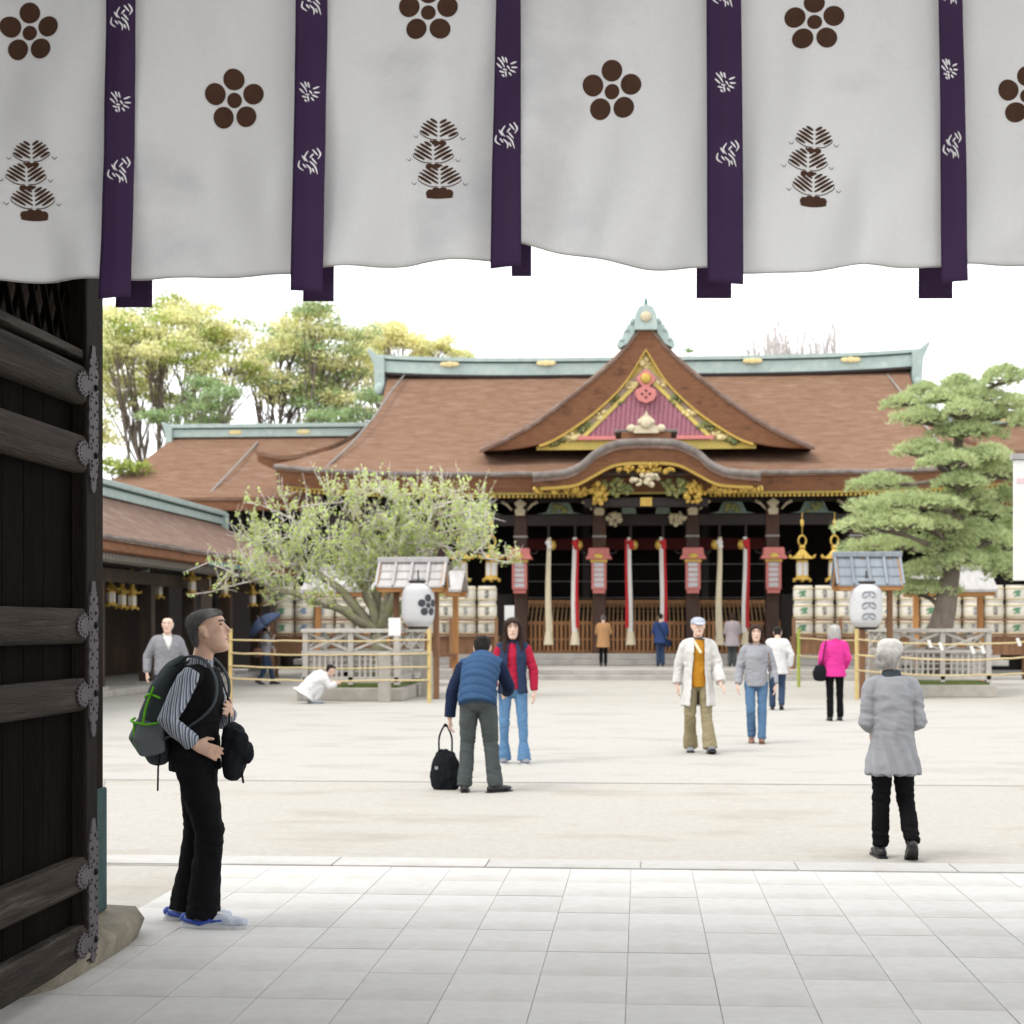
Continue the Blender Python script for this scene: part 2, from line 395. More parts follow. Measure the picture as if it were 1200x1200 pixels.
# ------------------------------------------------------------------ shrine curtain (maku)
CY = 5.8
cur = empty('shrine_curtain', (0, CY, 3.9), 0, 'wide white cotton curtain with brown crests and purple ribbons hanging overhead', 'curtain')
ORG = Vector((0, CY, 3.9))
SEAM = [-95, 147, 368, 596, 848, 1112, 1366, 1600]
BOT = [[(-95, 331), (0, 330), (147, 328)], [(147, 327), (250, 322), (368, 317)], [(368, 318), (440, 313), (520, 306), (560, 304), (596, 303)],
       [(596, 288), (625, 289), (660, 294), (740, 309), (800, 315), (848, 317)], [(848, 318), (900, 320), (960, 319), (1030, 316), (1112, 313)], [(1112, 312), (1200, 309), (1366, 309)], [(1366, 311), (1480, 316), (1600, 312)]]
def billow(px, py, k):
    v = max(0, (py + 60) / 380); x0, x1 = SEAM[k], SEAM[k + 1]; u = (px - x0) / (x1 - x0)
    d = .05 * v * math.sin(math.pi * min(1, max(0, u))) * (1 if k % 2 else -.6)
    d += .030 * v * math.sin(px * .021 + k * 2.1) + .012 * v * noise.noise(Vector((px * .013, py * .006, k * 5.))) + .006 * noise.noise(Vector((px * .04, py * .012, k * 3.)))
    d += .026 * v * math.sin(px * .055 + 1.3 * math.sin(py * .012 + k) + k) + .020 * math.sin((px + .6 * py) * .035 + k * 1.7) * (.3 + v)
    if k == 2: d += .10 * v * max(0, (u - .55) / .45) ** 1.5
    if k == 3: d += -.08 * v * max(0, 1 - u / .4) ** 1.3 
    if k == 4: d += .035 * v * math.sin(max(0, u - .6) * 14)
    return d
def surf(px, py, k, off=0.0):
    q = at(px, py, CY); q.y += billow(px, py, k) - off; return q - ORG
for k in range(7):
    tb = BOT[k]; a, b = SEAM[k], SEAM[k + 1]
    def fn(u, v):
        px = lerp(a, b, u); py = lerp(-60, sm(tb, px), v); return surf(px, py, k)
    pn = MB().grid(36, 44, fn).build('cloth_panel', 'cloth', cur, smooth=180)
    md = pn.modifiers.new('thickness', 'SOLIDIFY'); md.thickness = .0015; md.offset = 1
    hem = MB()
    hem.tube([surf(px, sm(tb, px) - 1, k, .0015) for px in np.linspace(a, b, 40)], .0016, 5); hem.build('hem', 'edging', pn, smooth=180)
def panel_of(px):
    for k in range(7):
        if SEAM[k] <= px < SEAM[k + 1]: return k
    return 6
def disc(m, cx, cy, r, sf, n=26, ry=None):
    pts = [sf(cx, cy)]
    for q in (.55, 1): pts += [sf(cx + r * q * math.cos(2 * math.pi * i / n), cy + (ry or r) * q * math.sin(2 * math.pi * i / n)) for i in range(n)]
    fs = [(0, 1 + i, 1 + (i + 1) % n) for i in range(n)] + [(1 + i, 1 + n + i, 1 + n + (i + 1) % n, 1 + (i + 1) % n) for i in range(n)]
    m.add(pts, fs)
def stroke(m, pts, w0, w1, sf, n=8):
    """tapered brush stroke through 2D points"""
    tb = [(i, p) for i, p in enumerate(pts)]; P = []
    for i in range(n + 1):
        t = i / n * (len(pts) - 1); P.append((sm([(j, p[0]) for j, p in tb], t), sm([(j, p[1]) for j, p in tb], t)))
    vs = []
    for i, p in enumerate(P):
        q0, q1 = P[max(0, i - 1)], P[min(n, i + 1)]; dx, dy = q1[0] - q0[0], q1[1] - q0[1]; l = math.hypot(dx, dy) or 1
        t = i / n; ww = lerp(w0, w1, t) * (math.sin(math.pi * min(.97, max(.06, t))) ** .4) / 2
        vs += [sf(p[0] - dy / l * ww, p[1] + dx / l * ww), sf(p[0] + dy / l * ww, p[1] - dx / l * ww)]
    m.add(vs, [(2 * i, 2 * i + 1, 2 * i + 3, 2 * i + 2) for i in range(n)])
def plum(m, cx, cy, sc, sf):
    for i in range(5):
        a = -math.pi / 2 + 2 * math.pi * i / 5; disc(m, cx + 23.6 * sc * math.cos(a), cy + 23.6 * sc * math.sin(a), 12.3 * sc, sf)
    disc(m, cx, cy, 8.8 * sc, sf)
def pine_crest(m, cx, cy, sc, sf):
    tiers = [(1, -32, 22, 21), (-6, -6, 23.5, 22), (1, 21, 25, 22)]
    for tx, ty, hw, hh in tiers:
        X, Y_ = cx + tx * sc, cy + ty * sc
        def inside(x, y):      # rounded cap, flat scalloped base
            return (abs(x) / hw) ** 2.2 + ((y + 4) / (hh * .62 if y < -4 else hh * .40)) ** 2 < 1
        for sg in (-1, 1):
            for q in range(-2, 8):
                pts = []
                for t in np.linspace(0, 1, 30):
                    x_ = 1.4 + t * hw * 1.05; y_ = 9 - q * 5.0 - t * hw * .62
                    if inside(x_, y_): pts.append((X + sg * x_ * sc, Y_ + y_ * sc))
                if len(pts) > 2: stroke(m, [pts[0], pts[len(pts) // 2], pts[-1]], 3.3 * sc, 3.5 * sc, sf, 5)
            stroke(m, [(X + sg * 2 * sc, Y_ + 7.5 * sc), (X + sg * hw * .5 * sc, Y_ + 7 * sc), (X + sg * hw * .95 * sc, Y_ + 1 * sc), (X + sg * hw * .99 * sc, Y_ - 3 * sc)], 1.3 * sc, 1.1 * sc, sf, 10)
            stroke(m, [(X + sg * (hw + 2) * sc, Y_ + 2 * sc), (X + sg * (hw + 4.5) * sc, Y_ + 5 * sc), (X + sg * (hw + 8) * sc, Y_ + 2 * sc)], 1 * sc, .8 * sc, sf, 6)
            disc(m, X + sg * 4.2 * sc, Y_ + 11 * sc, 4.6 * sc, sf, 14, 2.8 * sc)
    for dx in (-11, -5, 0, 5, 11): disc(m, cx + (1 + dx) * sc, cy + (37 - abs(dx) * .05) * sc, 5.2 * sc, sf, 16, 5 * sc)
    disc(m, cx + 1 * sc, cy + 40.5 * sc, 16 * sc, sf, 20, 2.2 * sc)
for cx, cy in ((34, 38), (272, 114), (502, 15), (717, 104), (954, 28), (1206, 110), (1480, 30)):
    k = panel_of(cx); m = MB(); plum(m, cx, cy, 1.0, lambda x, y: surf(x, y, k, .003)); m.build('plum_crest', 'crest_brown', cur)
for cx, cy in ((38, 215), (514, 190), (952, 200), (1480, 200)):
    k = panel_of(cx); m = MB(); pine_crest(m, cx, cy, 1.0, lambda x, y: surf(x, y, k, .003)); m.build('pine_crest', 'crest_brown', cur)
CRANE = [[(8, -16), (12, -9), (9, -3)], [(3, -14), (9, -7)], [(-2, -12), (-6, -5), (-2, 1)], [(-9, -7), (-5, 0)], [(-12, -1), (-13, 6), (-7, 11)], [(-8, 3), (-4, 8)],
         [(0, 0), (6, 6), (9, 15)], [(2, -4), (8, 3)], [(-4, 4), (1, 9), (1, 15)], [(4, -9), (0, -4)], [(3, 8), (5, 13)]]
CRANE2 = [[(-11, -12), (-6, -6), (-3, 0)], [(-6, -13), (-3, -6)], [(-2, -12), (0, -5)], [(-12, -5), (-6, 1)], [(4, -4), (11, -7)], [(5, 0), (12, 0)], [(3, 3), (10, 6)],
          [(-9, 4), (-3, 6)], [(-2, 4), (-1, 11)], [(-6, 8), (-3, 11)], [(2, 6), (5, 10)], [(0, -2), (3, 2)], [(-5, 2), (0, 3)]]
RIB = [((130, 164), (125, 162), 355, (148, 27, 147, 126, 146, 205)), ((350, 387), (347, 384), 348, (370, 8, 367, 115, 368, 196)), ((584, 611), (577, 613), 319, (595, -14, 596, 86, 596, 167)),
       ((827, 867), (828, 870), 336, (848, 0, 849, 105, 852, 188)), ((1096, 1123), (1100, 1131), 334, (1110, -3, 1109, 89, 1112, 177)), ((1348, 1384), (1350, 1386), 336, (1366, 4, 1367, 100, 1368, 186))]
BACK = [(135, 178, 360), (356, 392, 354), (600, 623, 325), (816, 857, 350), (1077, 1117, 349), (1338, 1376, 350)]
for i, (tp, bt, yb, em) in enumerate(RIB):
    xc = SEAM[i + 1]
    def rsf(px, py, off=0.0, i=i, tp=tp, bt=bt, yb=yb):
        v = (py + 60) / (yb + 60); q = at(px, py, CY); xx = (px - lerp(tp[0], bt[0], v)) / (bt[1] - bt[0])
        q.y += -.05 - .03 * v + .022 * math.sin(v * 4 + i) * v + .016 * abs(xx - .5) + .008 * noise.noise(Vector((py * .012, i * 7., xx))) - off
        return q - ORG
    def fn(u, v):
        py = lerp(-60, yb + 3 * (u - .5) * (1 if i % 2 else -1), v); t = (py + 60) / (yb + 60)
        return rsf(lerp(lerp(tp[0], bt[0], t), lerp(tp[1], bt[1], t), u), py)
    rb_ = MB().grid(8, 50, fn).build('ribbon', 'purple', cur, smooth=180)
    md = rb_.modifiers.new('thickness', 'SOLIDIFY'); md.thickness = .002; md.offset = 1
    sm_ = MB(); sm_.tube([rsf(lerp(lerp(tp[0], bt[0], t), lerp(tp[1], bt[1], t), .52), lerp(-60, yb - 2, t), .0005) for t in np.linspace(0, 1, 30)], .0013, 5); sm_.build('seam', 'crest_brown', rb_, smooth=180)
    for q in range(3):
        cx, cy = em[2 * q], em[2 * q + 1]; m = MB()
        sx = .78 if (bt[1] - bt[0]) < 33 else 1
        for s_ in (CRANE2 if q == 1 else CRANE): stroke(m, [(cx + a * sx, cy + b) for a, b in s_], 2.3, 1.6, lambda x, y: rsf(x, y, .003), 6)
        m.build('crane_crest', 'white_print', rb_)
    x0, x1, yb2 = BACK[i]
    def fb(u, v):
        q = at(lerp(x0, x1, u), lerp(-60, yb2, v), CY + .17); q.y += .02 * math.sin(v * 3 + i); return q - ORG
    bk = MB().grid(6, 30, fb).build('ribbon', 'purple', cur, smooth=180)
    md = bk.modifiers.new('thickness', 'SOLIDIFY'); md.thickness = .002; md.offset = 1
mat('bark', (.222, .130, .084), (.155, .086, .054), scale=2.2, rough=.95, bump=.8, bscale=26, stretch=(1, 2, 6), rnd=.05, detail=9, spec=.1, stain=((.27, .18, .14), 2.2, .5, .72, (.5, 2.5, 7)))
mat('bark_dull', (.20, .130, .10), (.13, .082, .064), scale=2.5, rough=.95, bump=.8, bscale=26, stretch=(1, 1, 4), rnd=.05, detail=9, spec=.1, stain=((.26, .20, .17), 2, .5, .75))
mat('bark_grey', (0.230, 0.204, 0.187), (0.119, 0.098, 0.085), scale=3, rough=.95, bump=.7, bscale=18, rnd=.05)
mat('bark_edge', (0.246, 0.115, 0.058), (0.162, 0.068, 0.034), scale=3, rough=.85, bump=.6, bscale=16, stretch=(1, 1, 9), rnd=.05, stain=((0.060, 0.030, 0.017), 1.5, .56, .78, (1, 1, 2)))
mat('patina', (0.357, 0.433, 0.408), (0.281, 0.357, 0.336), scale=3, rough=.7, bump=.2, rnd=.06, stain=((0.425, 0.493, 0.459), 4, .52, .75))
mat('patina_dark', (.10, .20, .19), (.06, .13, .12), scale=5, rough=.7, rnd=.05)
mat('gold', (0.558, 0.378, 0.081), (0.432, 0.270, 0.045), scale=12, rough=.45, metal=.25, bump=.3, bscale=40, rnd=.1, spec=.5)
mat('pale_gold', (.66, .56, .30), (.55, .45, .20), scale=10, rough=.6, rnd=.05)
mat('gold_paint', (.60, .45, .10), (.42, .36, .12), scale=5, rough=.7, metal=.1, bump=.4, bscale=20, rnd=.05)
mat('lilac', (.42, .33, .20), (.36, .26, .24), scale=9, rough=.8, rnd=0)
mat('pink_lattice', (.42, .19, .225), (.35, .14, .18), scale=10, rough=.8, rnd=.06)
mat('pink_paint', (.58, .22, .20), (.50, .16, .15), scale=8, rough=.7, rnd=.05)
mat('ivory', (0.560, 0.504, 0.384), (0.440, 0.368, 0.224), scale=14, rough=.7, rnd=.05)
mat('teal_paint', (.16, .22, .19), (.10, .13, .10), scale=10, rough=.8, rnd=.1)
mat('green_gold', (.30, .27, .08), (.07, .12, .07), scale=9, rough=.6, metal=.2, rnd=.1)
mat('lacquer', (0.022, 0.014, 0.012), (0.015, 0.009, 0.007), scale=5, rough=.55, stretch=(3, 3, .5), bump=.2)
mat('column_wood', (0.060, 0.029, 0.019), (0.036, 0.018, 0.012), scale=3, rough=.6, stretch=(4, 4, .5), bump=.2, stain=((0.128, 0.052, 0.028), 1, .5, .7, (1, 1, .3)))
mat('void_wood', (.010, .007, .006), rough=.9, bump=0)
mat('red_cloth', (.45, .025, .03), (.36, .015, .02), scale=8, rough=.85, rnd=.05, bump=.2, bscale=60)
mat('dark_red', (.075, .010, .009), rough=.85, rnd=0); mat('lattice_ground', (.26, .09, .13), rough=.9, rnd=0)
mat('white_cloth', (0.663, 0.646, 0.612), (0.595, 0.570, 0.527), scale=6, rough=.9, rnd=.03, bump=.25, bscale=70)
mat('cream_cloth', (0.612, 0.544, 0.391), (0.527, 0.459, 0.323), scale=6, rough=.9, rnd=.04)
mat('box_wood', (.40, .205, .09), (.28, .13, .055), scale=3, rough=.7, stretch=(5, 5, .6), rnd=.14, bump=.2)
mat('box_wood_pale', (.44, .28, .15), (.32, .19, .095), scale=3, rough=.7, stretch=(5, .6, 5), rnd=.14, bump=.2)
mat('paper', (0.637, 0.637, 0.646), (0.595, 0.595, 0.603), scale=6, rough=.8, rnd=.02, bump=.1, trans=.2)
mat('salmon', (0.504, 0.171, 0.153), (0.432, 0.135, 0.117), scale=8, rough=.6, rnd=.05)
mat('grey_line', (.30, .29, .27), rough=.7)

HX, HY = .16, 54.0
def hl(px, py, Y):
    q = at(px, py, Y); return Vector((q.x - HX, q.y - HY, q.z))
hall = empty('main_hall', (HX, HY, 0), 0, 'large shrine hall with brown bark roof, ornate central gable and green copper ridge', 'shrine hall')
YR, ZR, YE, ZE = 63.0, 10.9, 53.6, 6.39
def zslope(t): return ZR - (ZR - ZE) * (t + .35 * t * (1 - t))
def tz(z):
    a, b = 0., 1.
    for _ in range(30):
        m_ = (a + b) / 2
        if zslope(m_) > z: a = m_
        else: b = m_
    return a
WT = [(0, 9.55), (.28, 9.45), (.5, 9.65), (.7, 10.2), (.85, 11.0), (1, 11.85)]
def rtop(u, t, sgn=1):
    x_ = (2 * u - 1); W = sm(WT, t)
    wob = .018 * noise.noise(Vector((x_ * 14, t * 9, 2)))
    return Vector((x_ * W, (YR - sgn * (YR - YE) * t) - HY, zslope(t) + .30 * abs(x_) ** 5 * t ** 2 + wob))
for sgn in (1, -1):
    r_ = MB().slab(72, 26, lambda u, v: rtop(u, v, sgn), lambda u, v: rtop(u, v, sgn) - Vector((0, 0, .10 + .06 * v)))
    r_.build('roof_slope', 'bark', hall, smooth=40)
# layered bark eave edge (front and back)
def eave_strip(m, W, y, z0, zlow, dy, nseg=60, gap=None):
    for i in range(nseg):
        a, b = -1 + 2 * i / nseg, -1 + 2 * (i + 1) / nseg
        if gap and abs((a + b) / 2 * W) < gap: continue
        pa = []
        for q in (a, b):
            l = .30 * abs(q) ** 5; jz = .012 * noise.noise(Vector((q * 40, 1, 1)))
            pa += [Vector((q * W, y, z0 + l + jz)), Vector((q * W, y + dy * .6, zlow + l)), Vector((q * W, y + 1.2, zlow + l + .12)), Vector((q * W, y + 1.2, z0 + l + .3))]
        m.add(pa, [(0, 4, 5, 1), (1, 5, 6, 2), (2, 6, 7, 3), (3, 7, 4, 0)])
em = MB(); eave_strip(em, 11.75, YE - HY + .06, ZE - .17, ZE - .62, .30); em.build('eave_edge', 'bark_edge', hall, smooth=40)
gm = MB(); eave_strip(gm, 11.6, YE - HY + .30, ZE - .60, ZE - .68, .02); gm.build('eave_trim', 'gold_paint', hall)
gg = MB()
for i in range(66):
    a = -1 + 2 * i / 66; b = a + 2 / 66
    gg.tube([Vector((q * 11.8, YE - HY + .02, ZE - .05 + .30 * abs(q) ** 5 + rng.uniform(-.02, .02))) for q in np.linspace(a, b, 3)], .075, 6)
gg.build('eave_lip', 'bark_grey', hall, smooth=60)
# side wings' upturned roofs
for sx in (-1, 1):
    PR = [(9.5, 8.75), (10.3, 7.85), (11.1, 7.40), (11.9, 7.25), (12.5, 7.30), (13.05, 7.46)]
    def tp_(u, v):
        x_ = lerp(9.5, 13.05, u); z = sm(PR, x_); yf = max(56.2, YR - (YR - YE) * tz(z) - .1); return Vector((sx * x_, lerp(yf, 68.5, v) - HY, z))
    MB().slab(18, 4, tp_, lambda u, v: tp_(u, v) - Vector((0, 0, .14))).build('wing_roof', 'bark', hall, smooth=40)
    def ed(u, v):
        x_ = lerp(10.6, 12.95, u); return Vector((sx * x_, 56.25 - HY + .1 * v, sm(PR, x_) - .12 - lerp(.70, .26, u) * v))
    MB().slab(12, 2, ed, lambda u, v: ed(u, v) + Vector((0, 6, 0))).build('wing_eave_edge', 'bark_edge', hall, smooth=40)
    cb = MB().tube([hl(757 + sx * (-1) * (-282 + 95 * 0) if 0 else 757 + sx * q, y_, Yq) + Vector((0, -.05, .04)) for q, y_, Yq in ((282, 440, 62.7), (300, 462, 61), (318, 490, 58.8), (345, 522, 56.2), (376, 551, 53.9))], .035, 6)
    cb.build('roof_cable', 'grey_line', hall, smooth=180)
# copper ridge
def rz_(x): return ZR - .05 + .18 * abs(x / 9.7) ** 4
def ridge_bar(y0, y1, za, zb, W, name, mt, n=26):
    m = MB()
    secs = [[Vector((x, y0, rz_(x) + za)), Vector((x, y1, rz_(x) + za)), Vector((x, y1, rz_(x) + zb)), Vector((x, y0, rz_(x) + zb))] for x in np.linspace(-W, W, n)]
    m.rings(secs); return m.build(name, mt, hall)
yr = YR - HY
ridge_bar(yr - .42, yr + .42, -.08, .34, 9.75, 'ridge', 'patina'); ridge_bar(yr - .34, yr + .34, .345, .40, 9.7, 'ridge_groove', 'patina_dark'); ridge_bar(yr - .5, yr + .5, .405, .54, 9.9, 'ridge_cap', 'patina')
ridge_bar(yr - .46, yr + .46, -.18, -.085, 9.7, 'ridge_sill', 'lacquer')
for sx in (-1, 1):
    MB().prism([(sx * 9.6, 10.25), (sx * 9.95, 10.2), (sx * 10.0, 11.2), (sx * 10.25, 11.75), (sx * 10.2, 11.85), (sx * 9.85, 11.55), (sx * 9.6, 11.5)], yr - .55, yr + .55).build('ridge_end', 'patina', hall, bevel=.03)
    MB().ell((sx * 9.8, yr - .58, 10.3), (.18, .06, .22)).build('ridge_end_scroll', 'patina', hall, smooth=180)
for px in (527, 640, 882, 997):
    c = hl(px, 428, YR - .55); c.y -= .0
    MB().ell((c.x - .2, c.y - .01, 11.18), (.16, .02, .09)).ell((c.x, c.y - .012, 11.18), (.15, .025, .11)).ell((c.x + .2, c.y - .01, 11.18), (.16, .02, .09)).build('ridge_crest', 'pale_gold', hall, smooth=180)

def carving(name, mt, cx, cz, w_, h_, y, n, seed):
    r = random.Random(seed); m = MB()
    for i in range(n):
        a, q = r.uniform(0, 6.28), r.random() ** .5; m.ell((cx + w_ * q * math.cos(a), y + r.uniform(-.08, .08), cz + h_ * q * math.sin(a)), (r.uniform(.05, .13), .08, r.uniform(.04, .11)), 7, 5, Matrix.Rotation(r.uniform(0, 3), 3, 'Y'))
    return m.build(name, mt, hall, smooth=180)
# ---- central dormer gable
OUT = [(0, 11.28), (.22, 11.08), (.63, 10.55), (1.42, 9.79), (2.43, 8.98), (3.41, 8.26), (4.42, 7.69), (5.3, 7.30)]
INN = [(0, 10.40), (.66, 9.36), (1.5, 8.52), (2.4, 7.86), (3.2, 7.43), (4.2, 7.22), (5.3, 7.17)]
GY = 54.3 - HY
def dtop(u, v):
    x_ = (2 * u - 1) * 5.3; z = sm(OUT, abs(x_)); yb = YR - (YR - YE) * tz(min(z, ZR - .05)) - HY + .5
    if v == 0: return Vector((x_, GY, z - .13))
    vv = (v - 1 / 8) / (7 / 8); return Vector((x_, lerp(GY + .28, max(yb, GY + .5), vv), z + .03 * vv))
MB().slab(56, 8, dtop, lambda u, v: dtop(u, v) - Vector((0, -.01, .10))).build('gable_roof', 'bark_dull', hall, smooth=50)
def bf(u, v):
    x_ = (2 * u - 1) * 5.15; return Vector((x_, GY + .04 + .10 * v, lerp(sm(OUT, abs(x_)) - .15, sm(INN, abs(x_)), v)))
MB().slab(60, 3, bf, lambda u, v: bf(u, v) + Vector((0, .30, 0))).build('gable_barge', 'bark_edge', hall, smooth=40)
def tf(u, v):
    x_ = (2 * u - 1) * 3.4; return Vector((x_, GY + .17, sm(INN, abs(x_)) + .02 - .11 * v))
MB().slab(50, 1, tf, lambda u, v: tf(u, v) + Vector((0, .2, 0))).build('gable_trim', 'gold', hall)
gp = [(x_, sm(INN, abs(x_)) + .06) for x_ in np.linspace(-3.5, 3.5, 41)]
MB().prism([(-3.5, 7.2)] + gp + [(3.5, 7.2)], GY + .38, GY + .5).build('gable_board', 'gold_paint', hall)
def hp(px, py): q = hl(px, py, GY + HY + .33); return (q.x, q.z)
MB().prism([hp(668, 516), hp(680, 516), hp(757, 440), hp(836, 516), hp(848, 516), hp(757, 428)], GY + .355, GY + .40).build('gable_band', 'lilac', hall)
MB().prism([hp(681, 515), hp(835, 515), hp(757, 440)], GY + .34, GY + .39).build('gable_lattice_back', 'lattice_ground', hall)
lt = MB()
for q in range(26):
    z = 7.58 + q * .079; half = (9.57 - z) * 1.03
    if half < .1: break
    for i in range(int(half * 2 / .15)):
        x_ = -half + .15 * (i + .5) + (.07 if q % 2 else 0)
        lt.box(x_ - .063, x_ + .063, GY + .30, GY + .339, z, z + .062)
tag(lt.build('gable_lattice', 'pink_lattice', hall), kind='stuff')
for a, b in (((681, 515), (757, 440)), ((835, 515), (757, 440))):
    p0, p1 = hp(*a), hp(*b); MB().bar((p0[0], GY + .29, p0[1]), (p1[0], GY + .29, p1[1]), .06, .12).build('lattice_border', 'gold_paint', hall)
MB().bar((-2.15, GY + .28, 7.56), (2.15, GY + .28, 7.56), .08, .12).build('lattice_border', 'pink_paint', hall)
for sx in (-1, 1):
    for q in range(6):
        x_ = sx * lerp(.5, 2.85, q / 5); zc = lerp(sm(INN, abs(x_)), 7.3 + max(0, (2.15 - abs(x_))) * .96, .45)
        carving('gable_carving', 'green_gold' if q % 2 else 'pale_gold', x_, zc, .26, .13, GY + .37, 22, 60 + q + 10 * sx)
carving('gable_carving', 'pale_gold', 0, 10.0, .16, .22, GY + .37, 18, 90)
# pendant and ornaments
pd = MB().prism([(-.42, 9.45), (-.14, 9.12), (-.40, 9.0), (-.44, 8.78), (-.3, 8.55), (0, 8.44), (.3, 8.55), (.44, 8.78), (.40, 9.0), (.14, 9.12), (.42, 9.45), (0, 9.86)], GY + .08, GY + .2)
pd.xf(Matrix.Translation((0, 0, 9.3)) @ Matrix.Diagonal((.78, 1, .78, 1)) @ Matrix.Translation((0, 0, -9.3))); pdo = pd.build('gable_pendant', 'pink_paint', hall, bevel=.02)
MB().ell((0, GY + .06, 9.42), (.17, .05, .17)).build('pendant_boss', 'gold', pdo, smooth=180)
for a_, b_ in ((-.12, 8.93), (.12, 8.93), (0, 8.82), (0, 9.03)): MB().ell((a_, GY + .07, b_), (.04, .03, .04), 8, 5).build('pendant_hole', 'lacquer', pdo)
oc = MB()
for sx in (-1, 1):
    oc.box(sx * .02, sx * .36, GY - .05, GY + .45, 11.0, 11.45) if 0 else None
oc.prism([(-.42, 10.98), (-.40, 11.55), (-.25, 11.83), (0, 11.92), (.25, 11.83), (.40, 11.55), (.42, 10.98)], GY - .08, GY + .9)
for sx in (-1, 1):
    oc.prism([(sx * .40, 11.45), (sx * .55, 11.42), (sx * .60, 11.22), (sx * .70, 11.20), (sx * .74, 11.0), (sx * .84, 10.96), (sx * .88, 10.72), (sx * 1.0, 10.66), (sx * 1.08, 10.46), (sx * .98, 10.34), (sx * .70, 10.5), (sx * .42, 10.9)], GY + .12, GY + .5)
    oc.ell((sx * .52, GY + .12, 11.3), (.09, .06, .09), 8, 6).ell((sx * .70, GY + .12, 11.02), (.09, .06, .09), 8, 6).ell((sx * .88, GY + .12, 10.66), (.09, .06, .09), 8, 6)
FS = Matrix.Translation((0, 0, 10.75)) @ Matrix.Diagonal((.86, 1, .86, 1)) @ Matrix.Translation((0, 0, -10.75)); oc.xf(FS); to = oc.build('gable_finial', 'patina', hall, smooth=40)
MB().ell((0, GY - .1, 11.45), (.2, .06, .2)).xf(FS).build('finial_boss', 'ivory', to, smooth=180)
MB().tube([(0, GY + .2, 11.9), (0, GY + .2, 12.2)], [.09, .04], 8).xf(FS).build('finial_spike', 'patina_dark', to)
MB().box(-.3, .3, GY + .8, YR - HY + .3, 11.0, 11.4).build('gable_ridge', 'patina', hall)

# ---- porch roof with undulating gable
KT = [(0, 7.16), (.5, 7.15), (.95, 7.09), (1.52, 6.82), (1.88, 6.50), (2.37, 6.27), (3.4, 6.15)]
KB = [(0, 6.54), (.55, 6.53), (1.03, 6.45), (1.6, 6.15), (2.09, 5.90), (2.6, 5.82), (3.4, 5.78)]
KY = 51.5 - HY
def ktop(u, v):
    x_ = (2 * u - 1) * 3.42; z = sm(KT, abs(x_))
    if v == 0: return Vector((x_, KY - .04, z - .16 + .03 * noise.noise(Vector((x_ * 6, 0, 0)))))
    vv = (v - .125) / .875; return Vector((x_, KY + .22 + vv * 5.3, z + vv * 5.3 * lerp(.085, .12, abs(2 * u - 1))))
MB().slab(60, 8, ktop, lambda u, v: ktop(u, v) - Vector((0, -.01, .10))).build('porch_roof', 'bark_dull', hall, smooth=40)
kl = MB().tube([Vector((x_, KY + .03, sm(KT, abs(x_)) - .07)) for x_ in np.linspace(-3.42, 3.42, 60)], .12, 8); kl.build('porch_roof_lip', 'bark_grey', hall, smooth=180)
def kf(u, v):
    x_ = (2 * u - 1) * 3.38; return Vector((x_, KY + .03 + .16 * v, lerp(sm(KT, abs(x_)) - .15, sm(KB, abs(x_)), v)))
MB().slab(60, 4, kf, lambda u, v: kf(u, v) + Vector((0, 1.9, 0))).build('porch_barge', 'bark_edge', hall, smooth=40)
def kg(u, v):
    x_ = (2 * u - 1) * 3.2; return Vector((x_, KY + .26, sm(KB, abs(x_)) + .02 - .12 * v))
MB().slab(50, 1, kg, lambda u, v: kg(u, v) + Vector((0, .2, 0))).build('porch_trim', 'gold', hall)
MB().box(-.75, .75, KY + .3, KY + 2.2, 7.1, 7.42).build('porch_ridge', 'bark_edge', hall, bevel=.03)
MB().box(-.95, .95, KY + .35, KY + 2.2, 7.425, 7.52).build('porch_ridge_cap', 'bark_grey', hall, bevel=.02)
ob = MB()
ob.prism([(-.55, 7.50), (-.62, 7.8), (-.35, 7.85), (-.3, 8.15), (-.1, 8.3), (0, 8.5), (.1, 8.3), (.3, 8.15), (.35, 7.85), (.62, 7.8), (.55, 7.5)], KY + .25, KY + .5)
for sx in (-1, 1): ob.ell((sx * .66, KY + .3, 7.72), (.2, .12, .17)).ell((sx * .28, KY + .22, 8.0), (.1, .08, .12))
ob.ell((0, KY + .2, 7.95), (.25, .1, .25))
ob.xf(Matrix.Translation((0, 0, -.12)) @ Matrix.Translation((0, 0, 7.5)) @ Matrix.Scale(.68, 4) @ Matrix.Translation((0, -KY * 0, -7.5))); ob.v = [(a, b - (KY * .68 - KY), c_) for a, b, c_ in ob.v]; ob.build('porch_ornament', 'ivory', hall, smooth=45)
carving('porch_pendant', 'ivory', 0, 5.98, .42, .20, KY + .3, 26, 1); carving('porch_pendant', 'gold', 0, 6.32, .85, .14, KY + .33, 34, 2)
for sx in (-1, 1):
    carving('carved_transom', 'green_gold', sx * .95, 5.80, .55, .26, KY + .9, 40, 3 + sx)
    carving('bracket_fitting', 'gold', sx * 1.45, 5.62, .24, .34, KY + .8, 34, 7 + sx)
    carving('bracket_fitting', 'gold', sx * 1.95, 5.66, .34, .10, KY + .8, 20, 10 + sx)
    carving('eave_carving', 'gold', sx * 2.75, 5.72, .75, .11, KY + .5, 40, 13 + sx)
MB().box(-1.9, 1.9, KY + 1.1, KY + 1.5, 5.22, 5.5).build('porch_beam', 'lacquer', hall, bevel=.02)
MB().box(-.18, .18, KY + 1.05, KY + 1.098, 5.24, 5.5).build('beam_plate', 'gold', hall)

